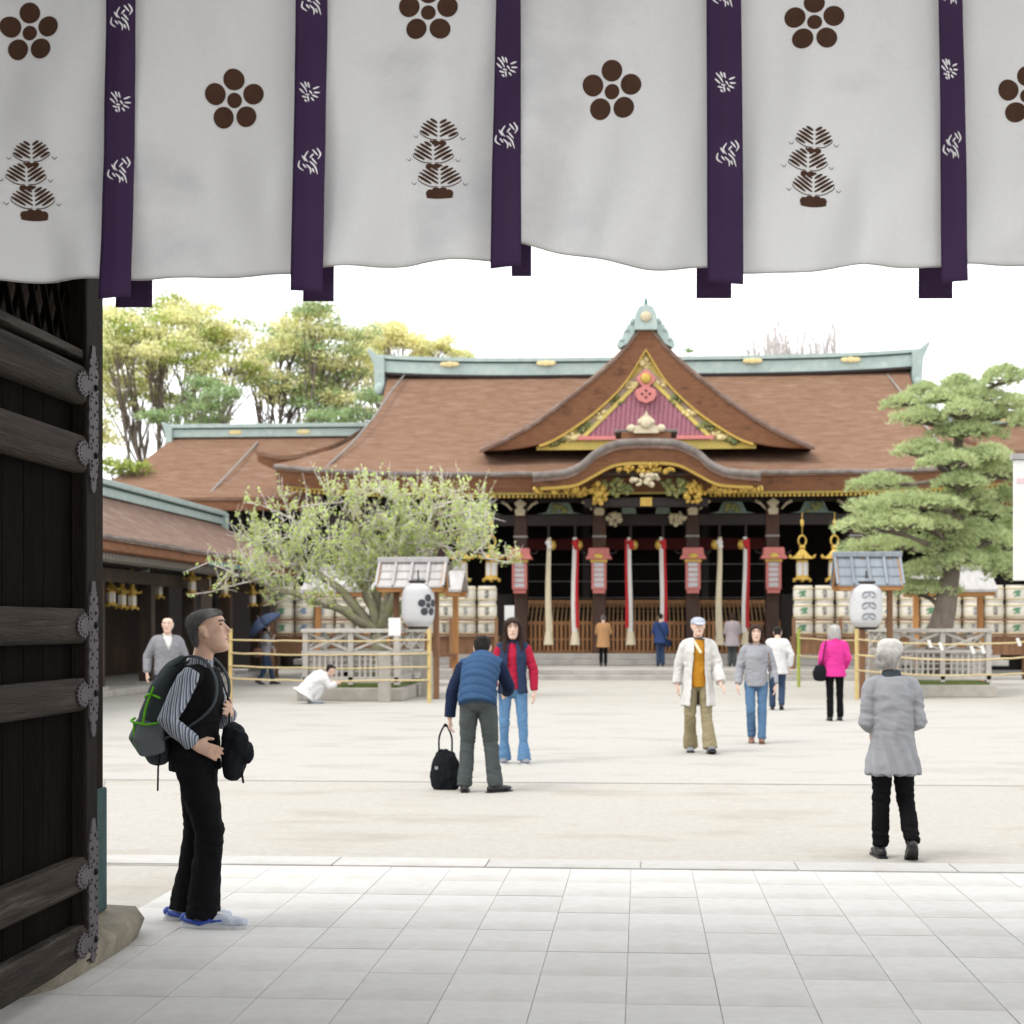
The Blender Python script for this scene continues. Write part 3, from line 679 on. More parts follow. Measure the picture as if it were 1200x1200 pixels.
# ---- columns, beams, brackets
CYL = 55.4 - HY
CX = (1.50, 4.05, 6.7, 9.4)
for sx in (-1, 1):
    for x_ in CX:
        c_ = MB().box(sx * x_ - .215, sx * x_ + .215, CYL - .215, CYL + .215, .67, 5.62).build('column', 'column_wood', hall, bevel=.03)
        MB().box(sx * x_ - .225, sx * x_ + .225, CYL - .225, CYL + .225, 4.42, 4.48).build('column_band', 'grey_line', c_)
        nb = MB().prism([(-.14, 5.12), (-.17, 5.3), (-.08, 5.36), (-.2, 5.52), (0, 5.66), (.2, 5.52), (.08, 5.36), (.17, 5.3), (.14, 5.12)], -.5, -.22)
        nb.xf(Matrix.Translation((sx * x_, CYL, 0))); nb.build('beam_nosing', 'ivory', hall, bevel=.02)
MB().box(-10.4, 10.4, CYL - .16, CYL + .16, 4.80, 5.16).build('tie_beam', 'lacquer', hall, bevel=.015)
MB().box(-10.6, 10.6, CYL - .12, CYL + .12, 5.55, 5.72).build('wall_plate', 'lacquer', hall)
for sx in (-1, 1):
    xs = [0] + list(CX)
    for i in range(1, 4):
        xm = sx * (CX[i - 1] + CX[i]) / 2
        km = MB().prism([(xm - .75, 5.18), (xm - .45, 5.24), (xm - .33, 5.5), (xm - .3, 5.56), (xm + .3, 5.56), (xm + .33, 5.5), (xm + .45, 5.24), (xm + .75, 5.18)], CYL - .2, CYL - .08)
        ko = km.build('frog_leg_strut', 'teal_paint', hall, bevel=.02)
        mm = MB(); r = random.Random(i)
        for q in range(14): mm.ell((xm + r.uniform(-.22, .22), CYL - .22, 5.34 + r.uniform(-.1, .14)), (.07, .05, .06), 7, 5)
        mm.build('strut_carving', 'green_gold', ko, smooth=180)
        for s2 in (-1, 1):
            MB().tube([(xm + s2 * .72, CYL - .3, 5.58), (xm + s2 * .9, CYL - .3, 5.48), (xm + s2 * 1.05, CYL - .3, 5.3)], [.06, .05, .03], 6).build('elbow_bracket', 'ivory', hall, smooth=180)
    carving('lion_nosing', 'ivory', sx * 1.0, 5.02, .22, .19, CYL - .28, 26, 31 + sx)
    MB().prism([(sx * .55 - .25, 5.17), (sx * .55 - .2, 5.4), (sx * .55, 5.46), (sx * .55 + .2, 5.4), (sx * .55 + .25, 5.17)], CYL - .24, CYL - .18).build('rail_shield', 'teal_paint', hall)
rf = MB(); rt = MB()
xx = -11.3
while xx < 11.3:
    if abs(xx) > 1.9:
        l = .30 * abs(xx / 11.75) ** 5
        rf.bar((xx, 54.05 - HY, 5.67 + l), (xx, 58.2 - HY, 6.35 + l), .075, .085); rt.box(xx - .045, xx + .045, 54.01 - HY, 54.049 - HY, 5.62 + l, 5.72 + l)
    xx += .145
tag(rf.build('rafters', 'lacquer', hall), kind='stuff'); tag(rt.build('rafter_tips', 'gold', hall), kind='stuff')
# interior
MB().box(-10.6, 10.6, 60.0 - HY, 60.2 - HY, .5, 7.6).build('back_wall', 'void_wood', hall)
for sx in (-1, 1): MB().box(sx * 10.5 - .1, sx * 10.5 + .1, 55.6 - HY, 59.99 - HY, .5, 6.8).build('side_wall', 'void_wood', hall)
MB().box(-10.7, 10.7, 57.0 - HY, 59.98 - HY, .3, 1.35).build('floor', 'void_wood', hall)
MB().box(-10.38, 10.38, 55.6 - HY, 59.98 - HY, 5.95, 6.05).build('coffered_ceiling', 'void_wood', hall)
MB().box(-4.2, 4.2, 57.5 - HY, 57.56 - HY, 4.12, 4.5).build('hanging_cloth', 'dark_red', hall)
for z in (2.05, 2.5, 3.05, 3.62):
    MB().tube([(-4.2, 57.3 - HY, z), (4.2, 57.3 - HY, z)], .012, 5).build('screen_rail', 'grey_line', hall)
for sx in (-1, 1):
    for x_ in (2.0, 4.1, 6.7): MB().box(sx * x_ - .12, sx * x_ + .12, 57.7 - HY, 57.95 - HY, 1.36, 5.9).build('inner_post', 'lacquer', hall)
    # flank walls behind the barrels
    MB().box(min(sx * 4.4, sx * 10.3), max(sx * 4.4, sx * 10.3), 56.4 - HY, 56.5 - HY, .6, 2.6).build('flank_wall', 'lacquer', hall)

# ---- stone platform
pf = MB().box(-7.2, 7.5, 48.9, 75, -.1, .15).box(-6.9, 7.2, 49.3, 74.9, .151, .30)
tag(pf.build('platform', 'platform_stone', bevel=.02), kind='structure')
ps = MB().box(-11.2, 11.5, 54.5, 74, .301, .48).box(-11, 11.3, 54.8, 73.9, .481, .668)
tag(ps.build('podium', 'platform_stone', bevel=.02), kind='structure')

# ---- offertory box
ob_ = empty('offertory_box', (HX, 55.75, .67), 0, 'long slatted wooden offertory box across the front of the hall', 'offertory box')
MB().box(-4.3, 4.3, .12, 1.2, 0, .95).build('chest', 'lacquer', ob_)
for z0, z1 in ((.0, .09), (.42, .48), (.93, 1.04)): MB().box(-4.35, 4.35, -.02, .1, z0, z1).build('rail', 'box_wood', ob_, bevel=.01)
sme = MB().box(-.042, .042, -.075, -.021, .0, 1.0).mesh('slat'); sme.materials.append(MT['box_wood'])
n = 62
for i in range(n): link('slat', sme, None, ob_, (-4.3 + 8.6 * i / (n - 1), 0, .02))
tme2 = MB().bar((0, .02, 1.06), (0, 1.15, 1.62), .05, .07).mesh('top_slat'); tme2.materials.append(MT['box_wood_pale'])
for i in range(n): link('top_slat', tme2, None, ob_, (-4.3 + 8.6 * i / (n - 1), 0, .0))
MB().box(-4.35, 4.35, 1.16, 1.26, 1.5, 1.75).build('back_rail', 'box_wood', ob_, bevel=.01)
MB().box(-4.3, 4.3, .3, 1.1, .955, 1.0).build('coin_tray', 'void_wood', ob_)

# ---- red column lanterns
def column_lantern(x_):
    t = empty('column_lantern', (HX + x_, 55.4 - .55, 2.6), 0, 'pink and gold box lantern on the %s porch column %s' % ('outer' if abs(x_) > 2 else 'inner', 'toward the plum tree' if x_ < 0 else 'toward the pine'), 'lantern', 'box lanterns on the porch columns')
    MB().box(-.20, .20, -.16, .16, .0, .12).box(-.24, .24, -.2, .2, .121, .19).build('base', 'salmon', t, bevel=.015)
    for sx in (-1, 1):
        for sy in (-1, 1): MB().box(sx * .2 - .035, sx * .2 + .035, sy * .16 - .035, sy * .16 + .035, .191, 1.0).build('corner_post', 'salmon', t)
    MB().box(-.165, .165, -.14, .14, .2, .99).build('paper_pane', 'paper', t)
    for z in (.36, .52, .68, .84): MB().box(-.164, .164, -.165, -.142, z - .012, z + .012).build('glazing_bar', 'salmon', t)
    MB().box(-.27, .27, -.22, .22, 1.0, 1.09).build('cornice', 'gold', t, bevel=.01)
    rr = [[Vector((sx * a, sy * b, z)) for sx, sy in ((-1, -1), (1, -1), (1, 1), (-1, 1))] for a, b, z in ((.42, .34, 1.09), (.40, .32, 1.16), (.34, .27, 1.24), (.33, .26, 1.42), (.30, .22, 1.46))]
    MB().rings(rr).build('roof', 'salmon', t, bevel=.02)
    MB().ell((0, -.3, 1.18), (.16, .05, .10)).build('roof_crest', 'gold', t, smooth=180)
    for sx in (-1, 1): MB().tube([(sx * .3, .1, 1.28), (sx * .52, .1, 1.30), (sx * .56, .1, 1.38)], .03, 6).build('bracket', 'lacquer', t)
    MB().box(-.06, .06, .3, .335, .3, 1.2).bar((0, .2, .7), (0, .33, .7), .06).build('mount', 'lacquer', t)
    return t
for x_ in (-4.05, -1.5, 1.5, 4.05): column_lantern(x_)

# ---- bell ropes
BL = {643: 'plain cream cloth bell rope in the porch bay toward the plum tree', 674: 'white bell rope with red strip in the porch bay toward the plum tree', 739: 'white and red bell rope in the central porch bay, on its plum tree side',
      777: 'white and red bell rope in the central porch bay, on its pine side', 843: 'plain cream cloth bell rope in the porch bay toward the pine', 874: 'white bell rope with red strip in the porch bay toward the pine'}
def bell_rope(px, red):
    c = at(px, 700, 54.9); lab = BL[px]
    t = empty('bell_rope', (c.x, 54.9, .95), 0, lab, 'bell rope', 'bell ropes before the offertory box')
    def strip(m, x0, w0, w1, z0, z1, y, ph):
        def f(u, v):
            z = lerp(z1, z0, v); ww = lerp(w0, w1, v); return Vector((x0 + (u - .5) * ww + .02 * math.sin(v * 5 + ph), y - .035 * math.sin(u * math.pi) + .01 * math.sin(u * 9 + v * 7), z))
        m.slab(8, 20, f, lambda u, v: f(u, v) + Vector((0, .05, 0)))
    wm = MB(); strip(wm, -.03 if red else 0, .13, .22 if not red else .17, .38, 3.45, 0, px); wm.build('white_cloth', 'white_cloth' if px != 643 and px != 843 else 'cream_cloth', t, smooth=60)
    if red:
        rm = MB(); s = {674: 1, 739: -1, 777: 1, 874: 1}[px]; strip(rm, -.03 + s * .10, .07, .12, .55, 3.4, -.02 if px != 874 else -.04, px); rm.build('red_cloth', 'red_cloth', t, smooth=60)
    ts = MB().lathe([(.10, .42), (.12, .3), (.15, .1), (.165, 0.0), (.02, .0)], 14); ts.build('tassel', 'cream_cloth', t, smooth=60)
    MB().ell((0, -.02, 3.28), (.11, .09, .10)).ell((.03, -.05, 3.15), (.09, .07, .09)).build('knot', 'red_cloth' if red else 'white_cloth', t, smooth=180)
    MB().lathe([(.02, 3.36), (.10, 3.34), (.14, 3.24), (.14, 3.16), (.10, 3.08), (.02, 3.05)], 14, (-.12 if px > 757 else .10, .1, 0)).build('bell', 'gold', t, smooth=60)
    MB().tube([(0, .02, 3.4), (0, .04, 3.86)], .045, 8).build('rope', 'lacquer', t)
for px, rd in ((643, 0), (674, 1), (739, 1), (777, 1), (843, 0), (874, 1)): bell_rope(px, rd)
mat('grey_wood', (0.459, 0.435, 0.402), (0.353, 0.328, 0.295), scale=3, rough=.85, bump=.3, stretch=(3, 3, 3), rnd=.1)
mat('pale_plank', (0.425, 0.408, 0.399), (0.323, 0.306, 0.297), scale=3, rough=.85, bump=.3, stretch=(5, .8, .8), rnd=.1)
mat('slate_plank', (.235, .26, .285), (.17, .19, .21), scale=3, rough=.8, bump=.3, stretch=(5, .8, .8), rnd=.1)
mat('brown_wood', (.22, .115, .06), (.14, .07, .035), scale=3, rough=.75, stretch=(3, 3, .6), rnd=.12)
mat('orange_wood', (.46, .23, .085), (.36, .165, .055), scale=3, rough=.7, stretch=(3, 3, .6), rnd=.1)
mat('bamboo', (0.558, 0.432, 0.189), (0.468, 0.342, 0.126), scale=4, rough=.55, rnd=.1, bump=.1)
mat('green_bamboo', (.36, .42, .07), (.28, .33, .05), scale=4, rough=.55, rnd=.1)
mat('rope', (.58, .47, .27), (.46, .36, .18), scale=20, rough=.9, bump=.5, bscale=80)
mat('straw', (0.636, 0.607, 0.532), (0.542, 0.505, 0.421), scale=6, rough=.9, bump=.5, bscale=60, stretch=(1, 1, .4), rnd=.06)
mat('ink', (.06, .06, .07), rough=.9, rnd=0); mat('ink_grey', (.22, .23, .26), rough=.9, rnd=0); mat('ink_green', (.10, .25, .14), rough=.9, rnd=0); mat('ink_blue', (.14, .22, .36), rough=.9, rnd=0); mat('ink_pink', (.72, .52, .54), rough=.9, rnd=0)
mat('board_white', (0.680, 0.671, 0.654), (0.646, 0.637, 0.620), scale=3, rough=.7, rnd=.02, bump=.1)
mat('corridor_wood', (0.041, 0.026, 0.018), (0.022, 0.014, 0.010), scale=3, rough=.7, stretch=(3, 3, .5), rnd=.15, stain=((0.083, 0.046, 0.027), 1, .5, .75, (1, 1, .4)))
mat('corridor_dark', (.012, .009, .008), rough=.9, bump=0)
mat('leaf_yellow', (.84, .79, .43), (.66, .68, .34), scale=.5, rough=.6, rnd=0, bump=0, isl=.30, trans=0.5, detail=3)
mat('leaf_green', (.36, .46, .22), (.24, .34, .15), scale=.5, rough=.6, rnd=0, bump=0, isl=.35, trans=0.45, detail=3)
mat('leaf_fresh', (0.396, 0.462, 0.110), (0.286, 0.363, 0.077), scale=1, rough=.6, rnd=0, bump=0, isl=.3, trans=0.5)
mat('leaf_plum', (.60, .68, .27), (.48, .58, .19), scale=1, rough=.6, rnd=0, bump=0, isl=.3, trans=0.5)
mat('needle', (.58, .64, .34), (.41, .49, .235), scale=1.2, rough=.6, rnd=0, bump=0, isl=.35, trans=0.35)
mat('tree_bark', (.23, .19, .155), (.13, .105, .085), scale=6, rough=.95, bump=.8, bscale=14, stretch=(2, 2, .5))
mat('plum_bark', (.27, .25, .18), (.16, .145, .10), scale=6, rough=.95, bump=.8, bscale=20, stain=((.22, .24, .11), 3, .5, .7))
mat('twig', (0.572, 0.520, 0.514), (0.442, 0.390, 0.384), scale=6, rough=.9, bump=0)
mat('far_twig', (.62, .58, .56), rough=.9, bump=0)

# ------------------------------------------------------------------ gabled roofs with bark and copper ridge
def gable_roof(t, x0, x1, yr_, zr_, y0, ze, y1, mt='bark', thick=.35, flare=.0, curve=.35, rh=.45):
    """ridge along local x; front eave at y0, back eave at y1"""
    for ye, nm in ((y0, 0), (y1, 1)):
        def tp(u, v):
            e_ = flare * v; x_ = lerp(x0 - e_, x1 + e_, u); return Vector((x_, lerp(yr_, ye, v), zr_ - (zr_ - ze) * (v + curve * v * (1 - v)) + .01 * noise.noise(Vector((x_ * 2, v * 9, nm)))))
        MB().slab(24, 14, tp, lambda u, v: tp(u, v) - Vector((0, 0, .12))).build('roof_slope', mt, t, smooth=40)
        sg = 1 if ye < yr_ else -1
        MB().box(x0 - flare, x1 + flare, min(ye + sg * .04, ye + sg * .5), max(ye + sg * .04, ye + sg * .5), ze - thick - .12, ze - .12).build('eave_edge', 'bark_edge', t, bevel=.03)
    MB().box(x0, x1, yr_ - .28, yr_ + .28, zr_ - .06, zr_ + rh * .55).build('ridge', 'patina', t, bevel=.02)
    MB().box(x0, x1, yr_ - .22, yr_ + .22, zr_ + rh * .551, zr_ + rh * .65).build('ridge_groove', 'patina_dark', t)
    MB().box(x0 - .1, x1 + .1, yr_ - .36, yr_ + .36, zr_ + rh * .651, zr_ + rh).build('ridge_cap', 'patina', t, bevel=.02)
    for x_, s_ in ((x0, -1), (x1, 1)):
        MB().prism([(x_, zr_ - .4), (x_ + s_ * .22, zr_ - .55), (x_ + s_ * .3, zr_ + .1), (x_ + s_ * .42, zr_ + rh + .1), (x_ + s_ * .1, zr_ + rh), (x_, zr_ + rh * .9)], yr_ - .4, yr_ + .4).build('ridge_end', 'patina', t, bevel=.03)
for sx, lab in ((-1, 'brown bark roofed wing hall behind the plum tree and open corridor'), (1, 'brown bark roofed wing hall rising behind the tall layered pine')):
    t = empty('wing_hall', (0, 66, 0), 0, lab, 'hall')
    a, b = (-18.3, -8.2) if sx < 0 else (10.9, 22)
    z_ = 9.0 if sx < 0 else 9.25
    gable_roof(t, a, b, 0, z_, -6.0, 6.15, 6.0, flare=2.2)
    for px in (275, 355) if sx < 0 else (1177,):
        q = at(px, 508, 65.6); MB().ell((q.x, -.285, z_ + .12), (.28, .02, .1)).build('ridge_crest', 'pale_gold', t, smooth=180)
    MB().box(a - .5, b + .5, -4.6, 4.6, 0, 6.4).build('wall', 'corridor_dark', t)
    for i in range(5): xx = lerp(a, b, i / 4); MB().box(xx - .2, xx + .2, -4.85, -4.61, 0, 6.2).build('column', 'corridor_wood', t)
    if sx < 0: MB().tube([at(302, 521, 65.4) - Vector((0, 66, -.1)), at(275, 549, 63) - Vector((0, 66, -.06)), at(247, 579, 60.8) - Vector((0, 66, -.06))], .035, 6).build('roof_cable', 'grey_line', t)

# ------------------------------------------------------------------ corridor on the left
cor = empty('corridor', (-13.5, 38, 0), 0, 'long low dark timber corridor with bark roof and golden hanging lanterns', 'corridor')
M90 = Matrix.Rotation(R(90), 4, 'Z')
# ridge runs along Y: build in a turned frame through an inner set of parts
CO0, CO1 = -17.0, 15.4
def ctop(u, v, s=1):
    x_ = s * 2.75 * v; y_ = lerp(CO0, CO1, u); return Vector((x_, y_, 4.88 - 1.46 * (v + .30 * v * (1 - v)) + .015 * noise.noise(Vector((y_ * 1.5, v * 7, 4)))))
for s in (1, -1): MB().slab(40, 12, lambda u, v: ctop(u, v, s), lambda u, v: ctop(u, v, s) - Vector((0, 0, .12))).build('roof_slope', 'bark_dull', cor, smooth=40)
MB().box(2.3, 2.7, CO0, CO1, 3.1, 3.31).build('eave_edge', 'bark_edge', cor, bevel=.03)
MB().tube([(2.72, y_, 3.38 + .01 * rng.uniform(-1, 1)) for y_ in np.linspace(CO0, CO1, 50)], .05, 6).build('eave_lip', 'bark_grey', cor, smooth=180)
MB().box(-.25, .25, CO0, CO1 + .05, 4.78, 5.0).build('ridge', 'patina', cor, bevel=.02)
MB().box(-.2, .2, CO0, CO1, 5.001, 5.05).build('ridge_groove', 'patina_dark', cor)
MB().box(-.34, .34, CO0, CO1 + .15, 5.051, 5.2).build('ridge_cap', 'patina', cor, bevel=.02)
en = MB().box(-.36, .36, CO1 + .051, CO1 + .4, 4.45, 5.15); en.ell((0, CO1 + .42, 4.5), (.35, .2, .3)); en.build('ridge_end', 'patina', cor, bevel=.03)
MB().box(1.52, 1.68, CO0, CO1 - .3, 2.55, 2.85).build('beam', 'corridor_wood', cor)
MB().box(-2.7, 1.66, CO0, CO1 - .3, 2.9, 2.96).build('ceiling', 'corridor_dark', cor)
MB().box(-1.5, -1.4, CO0, CO1 - .3, .1, 2.9).build('back_wall', 'corridor_wood', cor)
MB().box(-2.6, 1.95, CO0, CO1 + .3, 0, .15).build('floor', 'platform_stone', cor, bevel=.02)
rf = MB(); yy = CO0
while yy < CO1: rf.box(1.7, 2.34, yy - .035, yy + .035, 2.97, 3.09); yy += .22
tag(rf.build('rafters', 'grey_wood', cor), kind='stuff')
for y_ in (28.8, 32.7, 36.7, 40.6, 44.5, 48.5, 52.4):
    MB().box(1.4, 1.72, y_ - 38.16, y_ - 37.84, .15, 2.55).build('column', 'corridor_wood', cor, bevel=.02)
    MB().box(1.34, 1.78, y_ - 38.22, y_ - 37.78, .15, .22).build('column_base', 'platform_stone', cor)
for y0_, y1_ in ((24.5, 28.6), (28.96, 32.5), (32.9, 36.5), (36.9, 40.4)):
    for q in range(8): a = lerp(y0_, y1_, q / 8); b = lerp(y0_, y1_, (q + 1) / 8); MB().box(-.06, .0, a - 38 + .012, b - 38 - .012, .151, 2.0).build('panel', 'corridor_wood', cor)
MB().tube([(2.76, 4.0, 3.12), (2.76, 10.5, 3.12)], .07, 8).build('gutter', 'patina_dark', cor)
sg = at(170, 671, 40.4); tag(MB().box(-.1, .1, -.015, .0, -.1, .1).build('notice', 'board_white', loc=(sg.x, 40.40, sg.z)), 'small square white notice under the corridor eave', 'notice')

# ------------------------------------------------------------------ gold hanging lanterns
def hanging_lantern():
    t = empty('hanging_lantern')
    hexa = lambda r, z, tw=0: [Vector((r * math.cos(math.pi / 3 * k + tw), r * math.sin(math.pi / 3 * k + tw), z)) for k in range(6)]
    MB().rings([hexa(.20, .12), hexa(.20, .16), hexa(.185, .62), hexa(.20, .66)]).build('body', 'gold', t)
    for k in range(6):
        a = math.pi / 3 * (k + .5); M_ = Matrix.Rotation(a - math.pi / 2, 4, 'Z')
        MB().box(-.075, .075, .158, .174, .2, .58, M_).build('paper_pane', 'paper', t)
    MB().rings([hexa(.37, .70), hexa(.36, .73), hexa(.22, .82), hexa(.10, .95), hexa(.07, 1.0)]).build('roof', 'gold', t)
    for k in range(6):
        a = math.pi / 3 * k; c, s_ = math.cos(a), math.sin(a)
        MB().tube([(c * .3, s_ * .3, .73), (c * .40, s_ * .40, .74), (c * .44, s_ * .44, .82)], [.03, .035, .015], 6).build('roof_scroll', 'gold', t, smooth=180)
        MB().tube([(c * .2, s_ * .2, .12), (c * .27, s_ * .27, .06), (c * .27, s_ * .27, .0)], [.03, .035, .04], 6).build('foot', 'gold', t, smooth=180)
    MB().lathe([(.28, .06), (.29, .09), (.24, .12)], 12).build('base', 'gold', t)
    MB().ell((0, 0, 1.04), (.1, .1, .08)).build('finial', 'gold', t, smooth=180)
    MB().tube([(.14 * math.cos(a), 0, 1.24 + .16 * math.sin(a)) for a in np.linspace(-math.pi / 2, 1.5 * math.pi, 20)], .028, 6).build('ring', 'gold', t, smooth=180)
    MB().tube([(0, 0, 1.38), (0, 0, 2.1)], .012, 5).ell((0, 0, 1.78), (.07, .03, .12), 8, 6).build('chain', 'gold', t)
    return t
HLP = hanging_lantern(); used = False
def put_lantern(loc, sc, label, group, rz=0):
    global used
    o = HLP if not used else copy_tree(HLP); used = True
    o.location = loc; o.scale = (sc,) * 3; o.rotation_euler = (0, 0, rz); tag(o, label, 'lantern', group)
for px in (940, 978, 541, 576):
    c = at(px, 682, 53.0)
    put_lantern((c.x, 53.0, c.z), 1.02, {940: 'large golden hanging lantern under the hall eave, beside the porch column near the pine', 978: 'large golden hanging lantern under the hall eave, beside the slate blue hut roof', 541: 'large golden hanging lantern under the hall eave, deep among plum leaves', 576: 'large golden hanging lantern under the hall eave, between plum leaves and column lantern'}[px], 'golden lanterns by the pine' if px > 700 else 'golden lanterns by the plum tree', .52)
def ratio(px): x = (px - 600) / FPX; return (_c * x - _s) / (_s * x + _c)
for px, py, X in ((130, 711, -12.35), (143, 714, -12.2), (155, 715, -12.0), (186, 702, -12.3), (225, 697, -11.55), (243, 692, -11.9), (263, 700, -11.5), (296, 711, -11.5), (311, 710, -11.5)):
    Y = X / ratio(px); c = at(px, py, Y)
    put_lantern((c.x, Y, c.z), .56, 'small golden lantern in the trio hanging beside the gate door' if px < 160 else 'lone small golden lantern hanging beside a corridor column' if px < 200 else 'small golden lantern in the trio hanging midway along the corridor' if px < 280 else 'small golden lantern in the pair above the umbrella', 'golden lanterns along the corridor', rng.uniform(0, 1))

# ------------------------------------------------------------------ tree enclosures
def fence_panel(t, p0, p1, nbar):
    p0, p1 = Vector(p0), Vector(p1); d = (p1 - p0); L_ = d.length; d.normalize()
    def pt(s, z): q = p0 + d * s; return (q.x, q.y, z)
    nrm = Vector((-d.y, d.x, 0))
    npost = 3
    for i in range(npost):
        s = L_ * i / (npost - 1); MB().box(-.055, .055, -.055, .055, .33, 1.42, Matrix.Translation(pt(s, 0))).build('post', 'grey_wood', t, bevel=.008)
    for z, w_, h_ in ((1.46, .16, .08), (1.0, .09, .07), (.44, .11, .12)): MB().bar(pt(-.08, z), pt(L_ + .08, z), w_, h_).build('rail', 'grey_wood', t, bevel=.008)
    for i in range(npost - 1):
        a, b = L_ * i / (npost - 1) + .07, L_ * (i + 1) / (npost - 1) - .07
        MB().bar(pt(a, 1.06), pt(b, 1.4), .035, .05).build('brace', 'grey_wood', t)
        q0, q1 = Vector(pt(a, 1.4)) + nrm * .037, Vector(pt(b, 1.06)) + nrm * .037
        MB().bar(q0, q1, .035, .05).build('brace', 'grey_wood', t)
        n = nbar
        for q in range(1, n): s = lerp(a, b, q / n); MB().box(-.02, .02, -.018, .018, .5, .965, Matrix.Translation(pt(s, 0))).build('lattice_bar', 'grey_wood', t)
        for z in (.62, .74, .86):
            q0, q1 = Vector(pt(a, z)) + nrm * .03, Vector(pt(b, z)) + nrm * .03
            MB().bar(q0, q1, .02, .035).build('lattice_bar', 'grey_wood', t)
def enclosure(x0, x1, y0, y1, lab):
    t = empty('tree_fence', ((x0 + x1) / 2, y0, 0), 0, lab, 'fence'); ox = (x0 + x1) / 2; a, b, D = x0 - ox, x1 - ox, y1 - y0
    MB().box(a - .15, b + .15, -.15, D + .15, 0, .27).build('stone_base', 'fence_stone', t, bevel=.02)
    MB().box(a - .02, b + .02, -.02, D + .02, .272, .33).build('moss', 'moss', t)
    fence_panel(t, (a, 0, 0), (b, 0, 0), 7); fence_panel(t, (b, .15, 0), (b, D, 0), 8); fence_panel(t, (a, .15, 0), (a, D, 0), 8); fence_panel(t, (a + .15, D, 0), (b - .15, D, 0), 7)
    return t
enclosure(-7.0, -5.08, 35.3, 39.4, 'weathered grey lattice fence on a stone base around the plum tree')
enclosure(5.6, 7.58, 38.0, 42.2, 'weathered grey lattice fence on a stone base around the tall pine')
for X, Y, lab in ((-5.25, 34.75, 'short square stone post in front of the plum tree fence'), (5.05, 37.6, 'short square stone post beside the pine tree fence'), (-4.72, 37.5, 'short square stone post behind the bamboo pole by the plum fence')):
    tag(MB().rings([[Vector((sx * a, sy * a, z)) for sx, sy in ((-1, -1), (1, -1), (1, 1), (-1, 1))] for a, z in ((.12, 0), (.115, .98), (.08, 1.02))]).build('stone_post', 'fence_stone', loc=(X, Y, 0), bevel=.01), lab, 'stone post')
# bamboo barriers
def barrier(P, zs, lab, gap, mtp='bamboo'):
    t = empty('bamboo_barrier', (*P[0], 0), 0, lab, 'barrier'); o = Vector((*P[0], 0))
    for x_, y_ in P: MB().tube([(x_ - o.x, y_ - o.y, z) for z in (0, .5, 1.0, 1.5)], .042, 10).build('pole', mtp, t, smooth=60)
    for z in zs:
        for (xa, ya), (xb, yb) in zip(P, P[1:]):
            n = 14; MB().tube([(lerp(xa, xb, q / n) - o.x, lerp(ya, yb, q / n) - o.y - .05, z + rng.uniform(-.01, .01) - gap * math.sin(math.pi * q / n)) for q in range(n + 1)], .017, 6).build('cane', 'rope' if gap > .04 else 'rope', t, smooth=180)
    return t
pa = at(270, 800, 34.9); pb = at(503, 800, 34.4)
barrier([(pa.x, 34.9), (pb.x, 34.4)], (1.28, 1.0, .73, .47), 'bamboo poles with four long canes fencing off the plum tree', .035)
pa = at(1004, 800, 36.6)
barrier([(pa.x, 36.6), (8.6, 36.3), (11.2, 36.4)], (1.27, .95, .62), 'bamboo pole with slack straw ropes in front of the pine fence', .10)
pa = at(936, 790, 44)
barrier([(pa.x, 44), (pa.x + 2.2, 44.2)], (1.25, .8), 'slim green bamboo pole with a rope beside the barrel rack', .06, 'green_bamboo')
for px, py in ((1088, 757), (1101, 760), (1138, 764), (1150, 764), (1192, 755)):
    q = at(px, py, 36.25); m = MB()
    for i in range(3): m.box(-.035 + .02 * i, .035 + .02 * i, -.004 - .003 * i, .0 - .003 * i, -.055 * (i + 1), -.055 * i)
    tag(m.build('paper_streamer', 'white_cloth', loc=(q.x, 36.2, q.z + .13)), 'white zigzag paper streamer tied to the straw rope', 'streamer', 'paper streamers on the rope')

